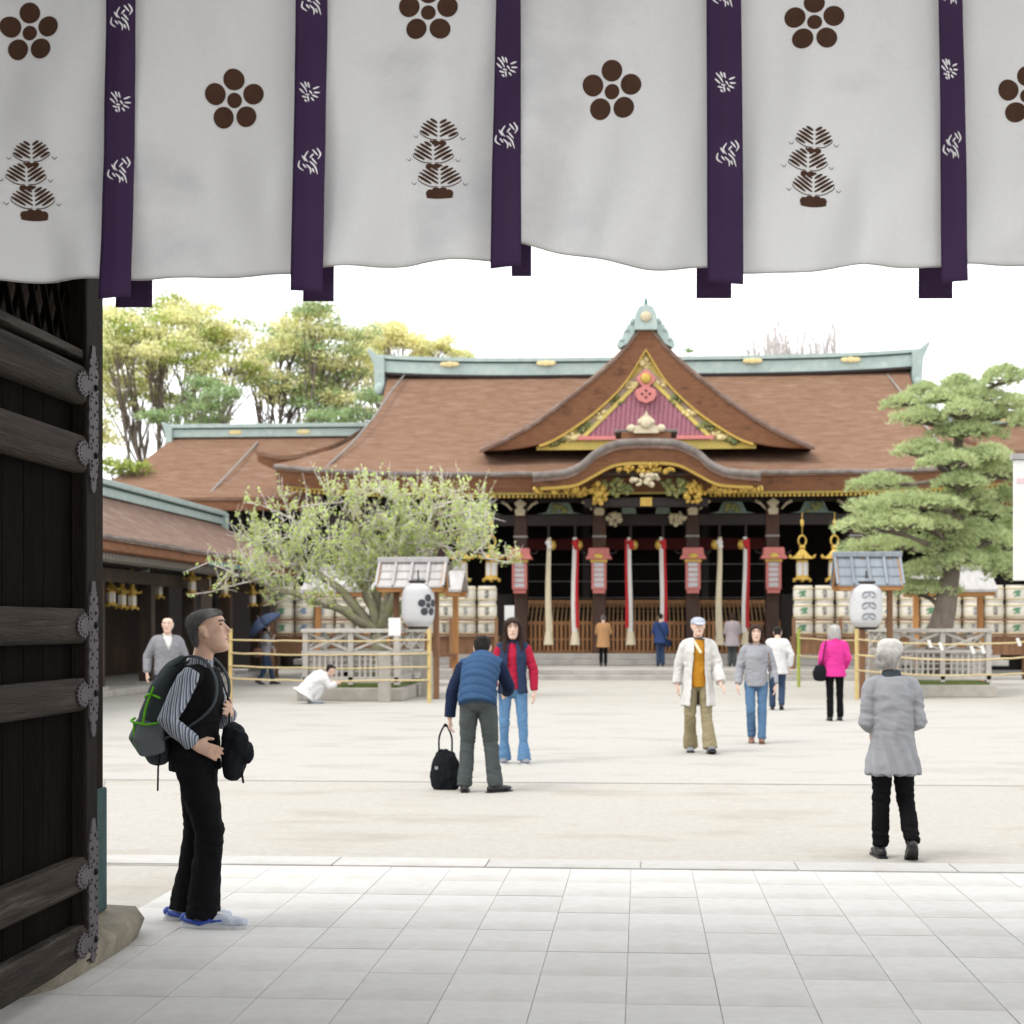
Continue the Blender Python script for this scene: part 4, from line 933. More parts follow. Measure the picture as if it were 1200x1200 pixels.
# ------------------------------------------------------------------ small roofs
def hut(X, Y, wd, lab, mt, ze, zr_, posts):
    t = empty('lantern_hut', (X, Y, 0), 0, lab, 'hut')
    run = .62
    n = 4
    for s in (-1, 1):
        for i in range(n):
            a = -wd / 2 + wd * i / n; b = a + wd / n
            vs = [(a + .006, 0, zr_), (b - .006, 0, zr_), (b - .006, s * run, ze), (a + .006, s * run, ze)]
            m = MB().slab(1, 3, lambda u, v: Vector((lerp(a + .006, b - .006, u), s * run * v, lerp(zr_, ze, v) - .04 * math.sin(math.pi * v))), lambda u, v: Vector((lerp(a + .006, b - .006, u), s * run * v, lerp(zr_, ze, v) - .04 * math.sin(math.pi * v) - .035)))
            m.build('roof_board', mt, t)
        for i in range(n + 1): x_ = -wd / 2 + wd * i / n; MB().bar((x_, s * .02, zr_ + .012), (x_, s * (run + .01), ze + .006), .05, .045).build('batten', mt, t)
        for v in (.35, .68): MB().bar((-wd / 2, s * run * v, lerp(zr_, ze, v) - .02), (wd / 2, s * run * v, lerp(zr_, ze, v) - .02), .02, .03).build('cross_batten', mt, t)
        MB().box(-wd / 2 + .04, wd / 2 - .04, s * run * .86 - .03, s * run * .86 + .03, ze - .12, ze + .0).build('purlin', 'orange_wood', t)
        for sx in (-1, 1): MB().bar((sx * (wd / 2 - .03), 0, zr_ - .07), (sx * (wd / 2 - .03), s * (run - .02), ze - .06), .035, .10).build('bargeboard', 'orange_wood', t)
    MB().box(-wd / 2 - .05, wd / 2 + .05, -.08, .08, zr_ - .02, zr_ + .10).build('ridge_cap', mt, t, bevel=.02)
    for x_ in posts: MB().box(x_ - .06, x_ + .06, -.06, .06, 0, zr_ - .05).build('post', 'brown_wood', t, bevel=.01)
    MB().box(min(posts) - .1, max(posts) + .1, -.05, .05, ze - .12, ze - .02).build('tie', 'brown_wood', t)
    return t
def paper_lantern(loc, lab, crest):
    t = empty('paper_lantern', loc, 0, lab, 'lantern')
    prof = [(.20, 0), (.24, .03), (.315, .12), (.345, .28), (.35, .46), (.345, .64), (.315, .80), (.24, .89), (.20, .92)]
    def rad(z): return sm([(b, a) for a, b in prof], z)
    pr = []
    for i in range(61): z = .92 * i / 60; pr.append((rad(z) + .004 * math.cos(i * math.pi), z))
    MB().lathe(pr, 32).build('paper_body', 'paper', t, smooth=180)
    MB().lathe([(.21, -.05), (.22, -.01), (.205, .012)], 24).build('bottom_ring', 'lacquer', t); MB().lathe([(.205, .91), (.22, .93), (.21, .98)], 24).build('top_ring', 'lacquer', t)
    MB().tube([(0, 0, .97), (0, 0, 1.2)], .015, 6).build('hook', 'lacquer', t)
    def sf(x, y): r = rad(.92 - y) + .012; a = -math.pi / 2 + x / .35; return Vector((r * math.cos(a), r * math.sin(a), .92 - y))
    m = MB()
    if crest == 'plum': plum(m, .27, .47, .0066, sf)
    else:
        for cy_ in (.22, .45, .68):
            m = MB()
            for s in (-1, 1):
                stroke(m, [(.02 + 0, cy_ - .05), (.02 + s * .10, cy_ - .03), (.02 + s * .15, cy_ + .04)], .05, .035, sf, 8); stroke(m, [(.02 + s * .03, cy_ + .03), (.02 + s * .08, cy_ + .07), (.02 + s * .15, cy_ + .06)], .03, .03, sf, 6)
            stroke(m, [(.02, cy_ - .04), (.02, cy_ + .06)], .03, .03, sf, 5); m.build('pine_crest', 'ink_grey', t)
    if crest == 'plum': m.build('plum_crest', 'ink', t)
    return t
c = at(484, 688, 36.2); hut(c.x, 36.2, 1.42, 'small gabled roof of pale weathered boards over a plum-crest lantern', 'pale_plank', 2.40, 2.93, (-.36, .5))
c2 = at(490, 735, 35.75); paper_lantern((c2.x, 35.75, 1.54), 'white paper lantern with a black plum blossom crest', 'plum')
c = at(1016, 685, 37.2); hut(c.x, 37.2, 1.38, 'small gabled roof of slate blue boards over a pine-crest lantern', 'slate_plank', 2.44, 3.06, (-.1, .48))
c2 = at(1015, 738, 36.75); paper_lantern((c2.x, 36.75, 1.53), 'white paper lantern with grey stacked pine crest marks', 'pine')
def shelter(px0, px1, Y, lab):
    a, b = at(px0, 690, Y), at(px1, 690, Y); X = (a.x + b.x) / 2; wd = b.x - a.x
    t = empty('shelter', (X, Y, 0), 0, lab, 'shelter')
    ze, zr_ = 2.5, 3.05
    for s in (-1, 1):
        MB().slab(8, 3, lambda u, v: Vector(((u - .5) * wd, s * 1.0 * v, lerp(zr_, ze, v))), lambda u, v: Vector(((u - .5) * wd, s * 1.0 * v, lerp(zr_, ze, v) - .07))).build('roof_slope', 'pale_plank', t)
        MB().box(-wd / 2 + .05, wd / 2 - .05, s * .9 - .04, s * .9 + .04, ze - .17, ze - .02).build('fascia', 'orange_wood', t)
    MB().box(-wd / 2, wd / 2, -.07, .07, zr_ - .02, zr_ + .09).build('ridge_cap', 'pale_plank', t)
    for x_ in (-wd / 2 + .25, 0, wd / 2 - .25):
        MB().box(x_ - .07, x_ + .07, -.07, .07, 0, zr_ - .06).build('post', 'orange_wood', t)
    MB().box(-wd / 2 + .2, wd / 2 - .2, -.3, .3, .75, .83).build('counter', 'brown_wood', t)
    return t
shelter(362, 545, 44.5, 'long low board roofed shelter on orange posts behind the plum tree')
shelter(1062, 1160, 45.5, 'low board roofed shelter on orange posts behind the pine trunk')

# ------------------------------------------------------------------ sake barrels
def barrel_mesh():
    pr = []
    for i in range(11): z = .49 * i / 10; pr.append((.262 + .03 * math.sin(math.pi * i / 10) + .006 * math.cos(i * math.pi), z))
    return MB().lathe([(.2, 0)] + pr + [(.2, .49)], 18).mesh('body')
BB = barrel_mesh(); BB.materials.append(MT['straw']); shade(BB, 50)
rp = MB()
for z in (.09, .40): rp.tube([(.293 * math.cos(a), .293 * math.sin(a), z) for a in np.linspace(0, 2 * math.pi, 19)], .014, 5)
BR = rp.mesh('rope_band'); BR.materials.append(MT['rope'])
def mark_mesh(seed, mt):
    r = random.Random(seed); m = MB()
    def sf(x, y): a = -math.pi / 2 + x / .3; return Vector((.302 * math.cos(a), .302 * math.sin(a), y))
    if seed % 3 == 0:
        for q in range(4): stroke(m, [(r.uniform(-.16, 0), .16 + .05 * q), (r.uniform(-.05, .05), .20 + .04 * q), (r.uniform(.04, .16), .17 + .05 * q)], .05, .03, sf, 6)
    else:
        for cy_ in (.31, .18):
            for q in range(3): stroke(m, [(-.07 + r.uniform(-.02, .02), cy_ - .045 + .04 * q), (.07 + r.uniform(-.02, .02), cy_ - .04 + .04 * q)], .018, .014, sf, 4)
            for q in range(2): stroke(m, [(r.uniform(-.05, .05), cy_ + .055), (r.uniform(-.07, .07), cy_ - .055)], .02, .012, sf, 4)
    me = m.mesh('label_mark'); me.materials.append(MT[mt]); return me
MK = [mark_mesh(3, 'ink_green'), mark_mesh(1, 'ink'), mark_mesh(2, 'ink_grey'), mark_mesh(4, 'ink'), mark_mesh(6, 'ink_blue')]
KINDS = ['green leaf marks', 'two black characters', 'two grey characters', 'bold black characters', 'blue wave marks']
ORD = 'first second third fourth fifth sixth seventh eighth ninth tenth eleventh'.split()
def barrel_rack(px0, n, Y, lab, side, kinds):
    a = at(px0, 735, Y); X0 = a.x
    t = empty('barrel_rack', (X0 + n * .305, Y, 0), 0, lab, 'rack'); W = n * .61
    MB().box(-W / 2 - .05, W / 2 + .05, -.32, .32, 1.18, 1.25).build('shelf', 'brown_wood', t)
    MB().box(-W / 2 - .05, W / 2 + .05, -.31, -.27, .72, 1.179).build('front_board', 'brown_wood', t)
    for i in range(n // 2 + 1):
        x_ = -W / 2 + W * i / (n // 2); MB().box(x_ - .05, x_ + .05, -.42, -.325, 0, 1.8).build('post', 'brown_wood', t)
    for z in (1.30, 1.74): MB().box(-W / 2 - .05, W / 2 + .05, -.40, -.36, z - .03, z + .03).build('rail', 'brown_wood', t)
    for s in (-1, 1): MB().box(s * W / 2 - .05, s * W / 2 + .05, .22, .3, 0, 1.179).build('leg', 'brown_wood', t)
    for j in range(3):
        for i in range(n):
            k = kinds[i % len(kinds)]
            b = link('sake_barrel', BB, None, None, (X0 + .305 + .61 * i, Y + rng.uniform(-.015, .015), 1.252 + .50 * j)); b.rotation_euler.z = rng.uniform(-.1, .1)
            row = ('top', 'middle', 'bottom')[2 - j]; col = ORD[i if side == 'pine' else n - 1 - i]
            tag(b, 'barrel with %s, %s row, %s column from the hall steps, %s side' % (KINDS[k], row, col, side), 'barrel', 'sake barrels on the %s side' % side)
            link('rope_band', BR, None, b); link('label_mark', MK[k], None, b)
barrel_rack(322, 11, 50.6, 'long wooden rack of stacked white barrels behind the plum tree', 'plum tree', (0, 4, 2, 1, 3, 2, 1, 2, 1, 2, 3))
barrel_rack(929, 11, 50.6, 'long wooden rack of stacked white barrels behind the pine', 'pine', (0, 1, 2, 3, 4, 2, 0, 1, 2, 1, 0))
# boards and notices
q = at(597, 718, 52); tag(MB().box(-.15, .15, -.01, .01, -.25, .22).box(-.03, .03, .011, .05, -2.0, .2).build('notice_board', 'board_white', loc=(q.x, 52, q.z)), 'white notice board beside the hall column and barrels', 'notice board')
q = at(462, 735, 34.5); tag(MB().box(-.125, .125, -.012, .012, -.17, .19).build('notice_board', 'board_white', loc=(q.x, 36.05 - 1.5, q.z)), 'small white notice board on the hut post by the plum fence', 'notice board')
sgn = empty('sign_board', (*dep(1237, 14.5).xy, 0), 0, 'tall white signboard with pink heading on a post at the yard edge', 'signboard')
b_ = MB().box(-.35, .35, -.03, .03, 1.95, 2.98).build('board', 'board_white', sgn, bevel=.01)
MB().box(-.37, .37, -.045, .045, 2.981, 3.03).build('cap', 'pale_plank', sgn); MB().box(-.04, .04, .031, .11, 0, 2.9).build('post', 'grey_wood', sgn)
MB().box(-.33, .33, -.034, -.0305, 2.78, 2.82).build('heading', 'ink_pink', sgn)

# ------------------------------------------------------------------ trees
def leaf_obj(name, C, N_, size, mt, parent, asp=.5, seed=0):
    """one rhombic leaf per centre"""
    r = np.random.default_rng(seed); n = len(C); C = np.asarray(C, float)
    N_ = np.asarray(N_, float); N_ /= np.linalg.norm(N_, axis=1, keepdims=True) + 1e-9
    a = r.normal(size=(n, 3)); a -= (a * N_).sum(1, keepdims=True) * N_; a /= np.linalg.norm(a, axis=1, keepdims=True) + 1e-9
    b = np.cross(N_, a); s = size * r.uniform(.6, 1.4, (n, 1))
    V = np.stack([C - a * s, C + b * s * asp, C + a * s, C - b * s * asp], 1).reshape(-1, 3)
    me = bpy.data.meshes.new(name); me.vertices.add(4 * n); me.vertices.foreach_set('co', V.ravel())
    me.loops.add(4 * n); me.loops.foreach_set('vertex_index', np.arange(4 * n)); me.polygons.add(n); me.polygons.foreach_set('loop_start', np.arange(n) * 4); me.polygons.foreach_set('loop_total', np.full(n, 4))
    me.update(calc_edges=True); me.validate()
    return link(name, me, mt, parent)
def bend(p, q, k, r, n=5):
    p, q = Vector(p), Vector(q); m = (p + q) / 2 + Vector((r.uniform(-1, 1), r.uniform(-1, 1), r.uniform(-.3, .8))) * k * (q - p).length
    return [p * (1 - t) ** 2 + m * 2 * t * (1 - t) + q * t * t for t in np.linspace(0, 1, n + 1)]
def big_tree(loc, clumps, trunk_h, tr, mt, lab, seed, lsize=.085, nleaf=3500, mt2=None, group='tall trees behind the shrine roofs'):
    """clumps: (x,z,y,r) relative to the base"""
    r = random.Random(seed); g_ = np.random.default_rng(seed)
    t = empty('camphor_tree', loc, 0, lab, 'tree', group); w_ = MB()
    fork = Vector((r.uniform(-.5, .5), 0, trunk_h))
    w_.tube(bend((0, 0, -.2), fork, .06, r, 6), [tr, tr * .92, tr * .85, tr * .8, tr * .75, tr * .72, tr * .7], 10)
    C, N_, C2, N2 = [], [], [], []
    for x, z, y, rad in clumps:
        c = Vector((x, y, z)); br = bend(fork - Vector((0, 0, r.uniform(0, 2.2))), c, .16, r, 6)
        w_.tube(br, [tr * .32 * (1 - i / 7.5) for i in range(7)], 6)
        for q in range(11):
            d = Vector((r.gauss(0, 1), r.gauss(0, 1), r.gauss(.1, .8))).normalized(); s_ = br[r.choice((3, 4, 5))]
            w_.tube(bend(s_, c + d * rad * .9, .15, r, 3), [tr * .12, tr * .08, tr * .05, tr * .02], 4)
            cc = c + d * rad * r.uniform(.45, .8); n = int(nleaf / 8 * (rad / 2) ** 2)
            v = g_.normal(size=(n, 3)); v /= np.linalg.norm(v, axis=1, keepdims=True); v[:, 2] = np.abs(v[:, 2]) * 1.0 - .25
            rr = rad * .58 * g_.uniform(.40, 1.25, (n, 1)) ; P = np.array(cc) + v * rr * np.array([1.15, 1.15, .75])
            nn = v + g_.normal(size=(n, 3)) * .55 + np.array([0, 0, .4])
            (C2 if (mt2 and r.random() < .35) else C).append(P); (N2 if (len(C2) and C2[-1] is P) else N_).append(nn)
    w_.build('trunk', 'tree_bark', t, smooth=180)
    leaf_obj('crown', np.concatenate(C), np.concatenate(N_), lsize, mt, t, .5, seed)
    if C2: leaf_obj('crown', np.concatenate(C2), np.concatenate(N2), lsize, mt2, t, .5, seed + 1)
    return t
def cl(px, pts, Y):
    """crown clumps from their place on the tree's own plane"""
    b = at(px, 730, Y); out = []
    for x, y, rp in pts: q = at(x, y, Y); out.append((q.x - b.x, q.z, rng.uniform(-2, 2), rp * Y / FPX * 1.0))
    return (b.x, Y, 0), out
L_, C_ = cl(195, [(135, 380, 30), (205, 395, 34), (245, 405, 34), (170, 410, 34), (130, 425, 32), (150, 395, 32), (190, 360, 30), (235, 375, 34), (265, 395, 30), (160, 440, 34), (215, 420, 36), (255, 440, 30), (140, 470, 24), (285, 430, 24), (180, 470, 20)], 82)
big_tree(L_, C_, 5.5, .42, 'leaf_yellow', 'yellow-green broad tree with dark limbs rising over the corridor ridge', 11, mt2='leaf_fresh')
L_, C_ = cl(320, [(350, 400, 34), (315, 440, 30), (385, 415, 34), (365, 455, 30), (330, 395, 34), (375, 385, 34), (410, 400, 32), (300, 420, 30), (350, 430, 34), (395, 445, 32), (430, 430, 30), (335, 465, 26), (375, 475, 28), (420, 475, 22)], 86)
big_tree(L_, C_, 6.5, .45, 'leaf_yellow', 'yellow-green broad tree rising behind the wing hall ridge', 12, mt2='leaf_green')
L_, C_ = cl(470, [(548, 416, 14), (525, 412, 18), (475, 402, 24), (425, 408, 28), (510, 418, 18), (460, 405, 26), (500, 412, 22), (440, 420, 26), (530, 420, 15), (480, 425, 22), (450, 450, 26)], 92)
big_tree(L_, C_, 8, .4, 'leaf_yellow', 'yellowish tree top showing above the main hall ridge', 13)
L_, C_ = cl(235, [(215, 480, 30), (250, 495, 26), (190, 500, 22), (270, 470, 22), (235, 455, 24)], 78)
big_tree(L_, C_, 4, .3, 'leaf_green', 'dark green tree standing lower behind the wing hall ridge', 14, group=None)
L_, C_ = cl(410, [(395, 490, 24), (425, 495, 20), (375, 495, 18), (435, 465, 18)], 80)
big_tree(L_, C_, 4, .3, 'leaf_green', 'dark green tree tucked between wing hall and main roof', 15, group=None)
L_, C_ = cl(140, [(135, 548, 18), (160, 550, 14), (118, 545, 16), (148, 560, 14)], 62)
big_tree(L_, C_, 3, .2, 'leaf_fresh', 'bright fresh green bush top above the corridor roof', 16, lsize=.08, group=None)
L_, C_ = cl(100, [(100, 400, 40), (110, 450, 40), (90, 500, 36), (60, 430, 40)], 84)
big_tree(L_, C_, 6, .45, 'leaf_yellow', 'yellow-green tree half hidden behind the gate door edge', 17)
# leafless trees far behind the ridge
def bare_tree(px, ptop, Y, lab, seed):
    r = random.Random(seed); b = at(px, 733, Y); top = at(px, ptop, Y).z; t = empty('bare_tree', (b.x, Y, 0), 0, lab, 'tree', 'leafless trees behind the ridge'); m = MB()
    m.tube([(0, 0, 0), (0, 0, top * .6)], [.3, .15], 8)
    for i in range(38):
        a = r.uniform(0, 6.28); p0 = Vector((0, 0, top * r.uniform(.45, .62))); p1 = Vector((math.cos(a) * r.uniform(.3, 1.6), math.sin(a) * 1.2, top * r.uniform(.86, 1)))
        pts = bend(p0, p1, .1, r, 5); m.tube(pts, [.06, .05, .045, .04, .03, .02], 4)
        for q in range(5): s_ = pts[r.choice((2, 3, 4))]; m.tube([s_, s_ + Vector((r.uniform(-.5, .5), r.uniform(-.5, .5), r.uniform(.5, 1.6)))], [.03, .015], 3)
    m.build('trunk', 'far_twig', t)
bare_tree(897, 366, 95, 'leafless grey tree behind the hall ridge, beside the gable', 1); bare_tree(925, 358, 96, 'leafless grey tree behind the hall ridge, the tallest of its row', 2); bare_tree(962, 368, 95, 'leafless grey tree behind the hall ridge, toward the pine', 3)
L_, C_ = cl(807, [(807, 410, 6)], 80); big_tree(L_, C_, 9.5, .15, 'leaf_green', 'tiny dark green treetop peeking over the ridge beside the gable', 18, lsize=.08, group=None)

# plum tree
def plum_tree():
    r = random.Random(21); b = at(445, 742, 37.6)
    t = empty('plum_tree', (b.x, 37.6, 0), 0, 'spreading plum tree with grey twigs and fresh pale leaves inside the fence', 'tree')
    m = MB(); tw = MB(); C = []
    def loc(px, py, dy=0): q = at(px, py, 37.6); return Vector((q.x - b.x, dy, q.z))
    m.tube([(0, 0, .2), (.0, 0, .9), (-.05, .05, 1.5)], [.22, .19, .17], 10)
    limbs = [[(440, 735), (405, 715), (360, 700), (318, 688), (290, 676)], [(442, 735), (430, 690), (440, 655), (420, 620), (400, 590)], [(446, 738), (465, 690), (490, 655), (510, 620), (520, 585)], [(446, 738), (480, 700), (530, 665), (550, 645), (572, 655)],
             [(436, 738), (425, 690), (390, 650), (350, 620), (320, 600)], [(448, 735), (460, 680), (465, 640), (470, 600), (455, 575)], [(440, 738), (440, 690), (470, 665), (540, 620), (570, 600)], [(438, 735), (400, 690), (350, 660), (315, 640), (298, 640)]]
    for i, lp in enumerate(limbs):
        dy = r.uniform(-1.3, 1.3); P = [loc(x, y, dy * k / 4) for k, (x, y) in enumerate(lp)]; P[0] = Vector((r.uniform(-.05, .05), 0, 1.4))
        Q = []
        for k in range(4):
            for q in range(4): t_ = q / 4; Q.append(P[k].lerp(P[k + 1], t_) + Vector((r.uniform(-.04, .04), r.uniform(-.05, .05), r.uniform(-.04, .04))))
        Q.append(P[4]); m.tube(Q, [.115 * (1 - k / 17) ** 1.2 + .012 for k in range(17)], 7)
        for q in range(22):
            k = r.randint(4, 16); s_ = Q[k]; d = Vector((r.gauss(0, .7), r.gauss(0, .7), r.uniform(-.2, 1.0))); L2 = r.uniform(.5, 1.1); e_ = s_ + d.normalized() * L2
            e_.z = min(e_.z, 4.55); br = bend(s_, e_, .12, r, 4); tw.tube(br, [.022, .018, .014, .01, .007], 4)
            for j in range(11):
                s2 = br[r.choice((1, 2, 3, 4))]; up = r.random() < .7
                d2 = Vector((r.gauss(0, .25), r.gauss(0, .25), r.uniform(.3, .9))) if up else Vector((r.gauss(0, .4), r.gauss(0, .4), r.gauss(0, .3)))
                e2 = s2 + d2 * r.uniform(.3, .8); tw.tube([s2, (s2 + e2) / 2 + Vector((r.uniform(-.03, .03), r.uniform(-.03, .03), 0)), e2], [.009, .008, .005], 3)
                for z in range(7): f = r.random(); C.append(s2.lerp(e2, f) + Vector((r.gauss(0, .035), r.gauss(0, .035), r.gauss(0, .03))))
    m.build('trunk', 'plum_bark', t, smooth=180); tag(tw.build('twigs', 'twig', t), kind='stuff')
    g_ = np.random.default_rng(5); C = np.array([tuple(c) for c in C]); N_ = g_.normal(size=C.shape) + np.array([0, -.2, .5])
    leaf_obj('crown', C, N_, .042, 'leaf_plum', t, .55, 3)
plum_tree()
# cloud-pruned pine
def pine_tree():
    r = random.Random(5); Y = 40.4; b = at(1100, 742, Y); g_ = np.random.default_rng(9)
    t = empty('pine_tree', (b.x, Y, 0), 0, 'tall cloud-pruned pine with flat layered pads of needles', 'tree')
    pads = [(270, 178, 52, 24), (345, 130, 42, 26), (430, 125, 50, 30), (530, 128, 62, 34), (300, 238, 66, 28), (350, 185, 34, 20), (450, 180, 84, 30), (512, 222, 64, 26), (592, 190, 50, 32), (440, 280, 92, 30), (300, 335, 62, 28), (565, 320, 55, 28),
            (370, 380, 72, 28), (470, 362, 62, 25), (220, 415, 80, 30), (530, 395, 85, 38), (255, 500, 132, 30), (490, 510, 95, 30), (575, 465, 45, 26), (180, 558, 105, 36), (250, 610, 115, 32), (470, 592, 110, 40), (440, 668, 102, 36), (300, 700, 64, 26), (560, 688, 55, 42), (325, 752, 105, 26),
            (610, 560, 40, 40), (620, 250, 50, 30), (640, 400, 50, 40), (400, 440, 60, 26), (330, 560, 60, 24), (410, 225, 60, 30), (400, 330, 55, 26), (390, 540, 70, 28), (520, 640, 70, 36), (380, 620, 60, 30), (430, 470, 60, 26), (520, 560, 60, 30)]
    m = MB(); trunk = [Vector((at(x, y, Y).x - b.x, dy, max(.2, at(x, y, Y).z))) for x, y, dy in ((1100, 742, 0), (1108, 715, .05), (1118, 650, .1), (1122, 600, .05), (1118, 560, 0), (1125, 510, .1), (1118, 470, 0), (1120, 440, 0))]
    trunk.insert(0, Vector((0, 0, .2)))
    m.tube(trunk, [.34, .30, .26, .2, .17, .14, .11, .07, .04], 10)
    C, N_ = [], []
    V = []
    for cx, cy, hw, hh in pads:
        px, py = 960 + cx * .3833, 400 + cy * .3833; dy = r.uniform(-1.5, 1.5); q = at(px, py, Y); c = Vector((q.x - b.x, dy, q.z)); rx, rz = hw * 1.2 * .3833 * Y / FPX, hh * 1.55 * .3833 * Y / FPX; ry = max(.5, rx * .75)
        k = min(range(len(trunk)), key=lambda i: abs(trunk[i].z - (c.z - .25))); s_ = trunk[k]
        br = bend(s_, c - Vector((0, 0, rz * .3)), .12, r, 5); m.tube(br, [.085, .075, .06, .05, .04, .03], 6)
        for i in range(9):
            a = r.uniform(0, 6.28); m.tube(bend(br[r.choice((3, 4, 5))], c + Vector((math.cos(a) * rx * .8, math.sin(a) * ry * .8, -rz * .2)), .1, r, 3), [.03, .025, .018, .01], 4)
        n = int(620 * (rx / .9) ** 1.5 + 190)
        for i in range(n):
            a = r.uniform(0, 6.28); q_ = r.random() ** .5; lump = 1 + .28 * math.sin(a * 3 + cx)
            p = c + Vector((math.cos(a) * q_ * rx * lump, math.sin(a) * q_ * ry * lump, rz * ((1 - q_ ** 2) * .75 - .35 + r.uniform(-.35, .2) + .2 * noise.noise(Vector((a * 2, q_ * 4, cx))))))
            for k2 in range(7):
                d = Vector((r.gauss(0, .55), r.gauss(0, .55), r.uniform(.25, 1.0))).normalized() * r.uniform(.09, .16); sdv = d.cross(Vector((r.uniform(-1, 1), r.uniform(-1, 1), .1))).normalized() * .009
                V.append((p - sdv, p + sdv, p + d))
    m.build('trunk', 'tree_bark', t, smooth=180)
    n = len(V); me = bpy.data.meshes.new('crown'); co = np.array([[tuple(x) for x in tr] for tr in V]).reshape(-1)
    me.vertices.add(3 * n); me.vertices.foreach_set('co', co); me.loops.add(3 * n); me.loops.foreach_set('vertex_index', np.arange(3 * n)); me.polygons.add(n)
    me.polygons.foreach_set('loop_start', np.arange(n) * 3); me.polygons.foreach_set('loop_total', np.full(n, 3)); me.update(calc_edges=True)
    link('crown', me, 'needle', t)
pine_tree()
# ------------------------------------------------------------------ people
mat('skin', (.60, .42, .33), (.54, .36, .275), scale=12, rough=.55, rnd=.06, bump=.1, bscale=120)
mat('skin_tan', (.56, .37, .275), (.49, .30, .215), scale=12, rough=.55, rnd=0, bump=.15, bscale=120)
mat('lips', (.40, .17, .15), rough=.5, rnd=0, bump=0); mat('eye_dark', (.03, .022, .02), rough=.3, rnd=0, bump=0)
mat('hair_black', (.022, .018, .016), (.012, .010, .009), scale=30, rough=.5, rnd=0, spec=.08, bump=.6, bscale=90, stretch=(1, 1, .2))
mat('hair_brown', (.05, .028, .02), (.028, .016, .012), scale=30, rough=.45, rnd=0, spec=.08, bump=.6, bscale=90, stretch=(1, 1, .2))
mat('hair_grey', (.12, .115, .11), (.05, .048, .046), scale=25, rough=.6, rnd=0, spec=.08, bump=.7, bscale=90, stretch=(1, 1, .3), stain=((.24, .235, .23), 9, .5, .7))
mat('hair_white', (0.527, 0.510, 0.484), (0.425, 0.408, 0.383), scale=25, rough=.7, rnd=0, spec=.08, bump=.7, bscale=80, stretch=(1, 1, .3))
def cloth(n, c, **k): mat(n, c, tuple(x * .82 for x in c), scale=k.get('scale', 7), rough=.88, rnd=0, bump=.35, bscale=k.get('bs', 90), spec=.06)
cloth('black_cloth', (.007, .007, .008)); cloth('vest_black', (.009, .009, .010)); cloth('charcoal', (.065, .075, .075)); cloth('navy', (.014, .022, .05)); cloth('quilt_blue', (.035, .075, .15)); cloth('navy_vest', (.028, .042, .085))
cloth('crimson', (.36, .018, .045)); cloth('jeans', (.10, .20, .34), scale=4); cloth('jeans_mid', (.085, .16, .27), scale=4); cloth('jeans_dark', (.035, .055, .10), scale=4); cloth('coat_pale', (0.561, 0.544, 0.518)); cloth('ochre', (.42, .19, .02)); cloth('khaki', (.26, .22, .13))
cloth('khaki_pale', (.44, .39, .33)); cloth('sweater_grey', (0.289, 0.293, 0.315)); cloth('white_coat', (0.612, 0.603, 0.595)); cloth('hot_pink', (.60, .042, .25)); cloth('parka_grey', (0.281, 0.285, 0.302), scale=4); cloth('cardigan', (.22, .22, .235)); cloth('camel', (.42, .235, .11)); cloth('denim_coat', (.035, .06, .16)); cloth('mauve', (0.357, 0.315, 0.323))
cloth('collar_dark', (.05, .06, .07)); cloth('cap_grey', (.38, .40, .45)); cloth('hat_cream', (0.527, 0.510, 0.476)); cloth('scarf', (.70, .60, .40)); cloth('bag_black', (.012, .013, .016)); cloth('pack_grey', (.05, .06, .065)); cloth('pack_mesh', (.13, .145, .15)); cloth('pack_green', (.14, .45, .03)); cloth('umbrella_blue', (.06, .08, .14))
mat('shoe_white', (.46, .49, .55), (.30, .33, .40), scale=26, rough=.5, rnd=0); mat('shoe_blue', (.03, .07, .35), rough=.5, rnd=0); mat('sole', (.60, .60, .61), rough=.6, rnd=0); mat('shoe_black', (.014, .013, .014), rough=.4, rnd=0, bump=.1); mat('shoe_brown', (.20, .10, .065), rough=.5, rnd=0); mat('shoe_grey', (.20, .21, .23), rough=.6, rnd=0); mat('steel', (.4, .4, .42), rough=.35, metal=.8, rnd=0, bump=0)
stripes('stripe_shirt', [(.30, .32, .36), (.05, .06, .08), (.30, .32, .36), (.16, .18, .22), (.045, .055, .075), (.34, .36, .40), (.12, .14, .18)], 1, 26)
JOBS = []
def grow(m, name, mt, parent, vox=.01, it=4, wr=.005, cut=None, solid=0, fr=9.0, quilt=None, jt=(), fuzz=None):
    o = m.build(name, mt, parent)
    r = o.modifiers.new('remesh', 'REMESH'); r.mode = 'VOXEL'; r.voxel_size = vox; r.use_smooth_shade = True
    s = o.modifiers.new('smooth', 'SMOOTH'); s.iterations = it; s.factor = .5
    JOBS.append((o, wr, cut, solid, fr, quilt, jt, fuzz)); return o
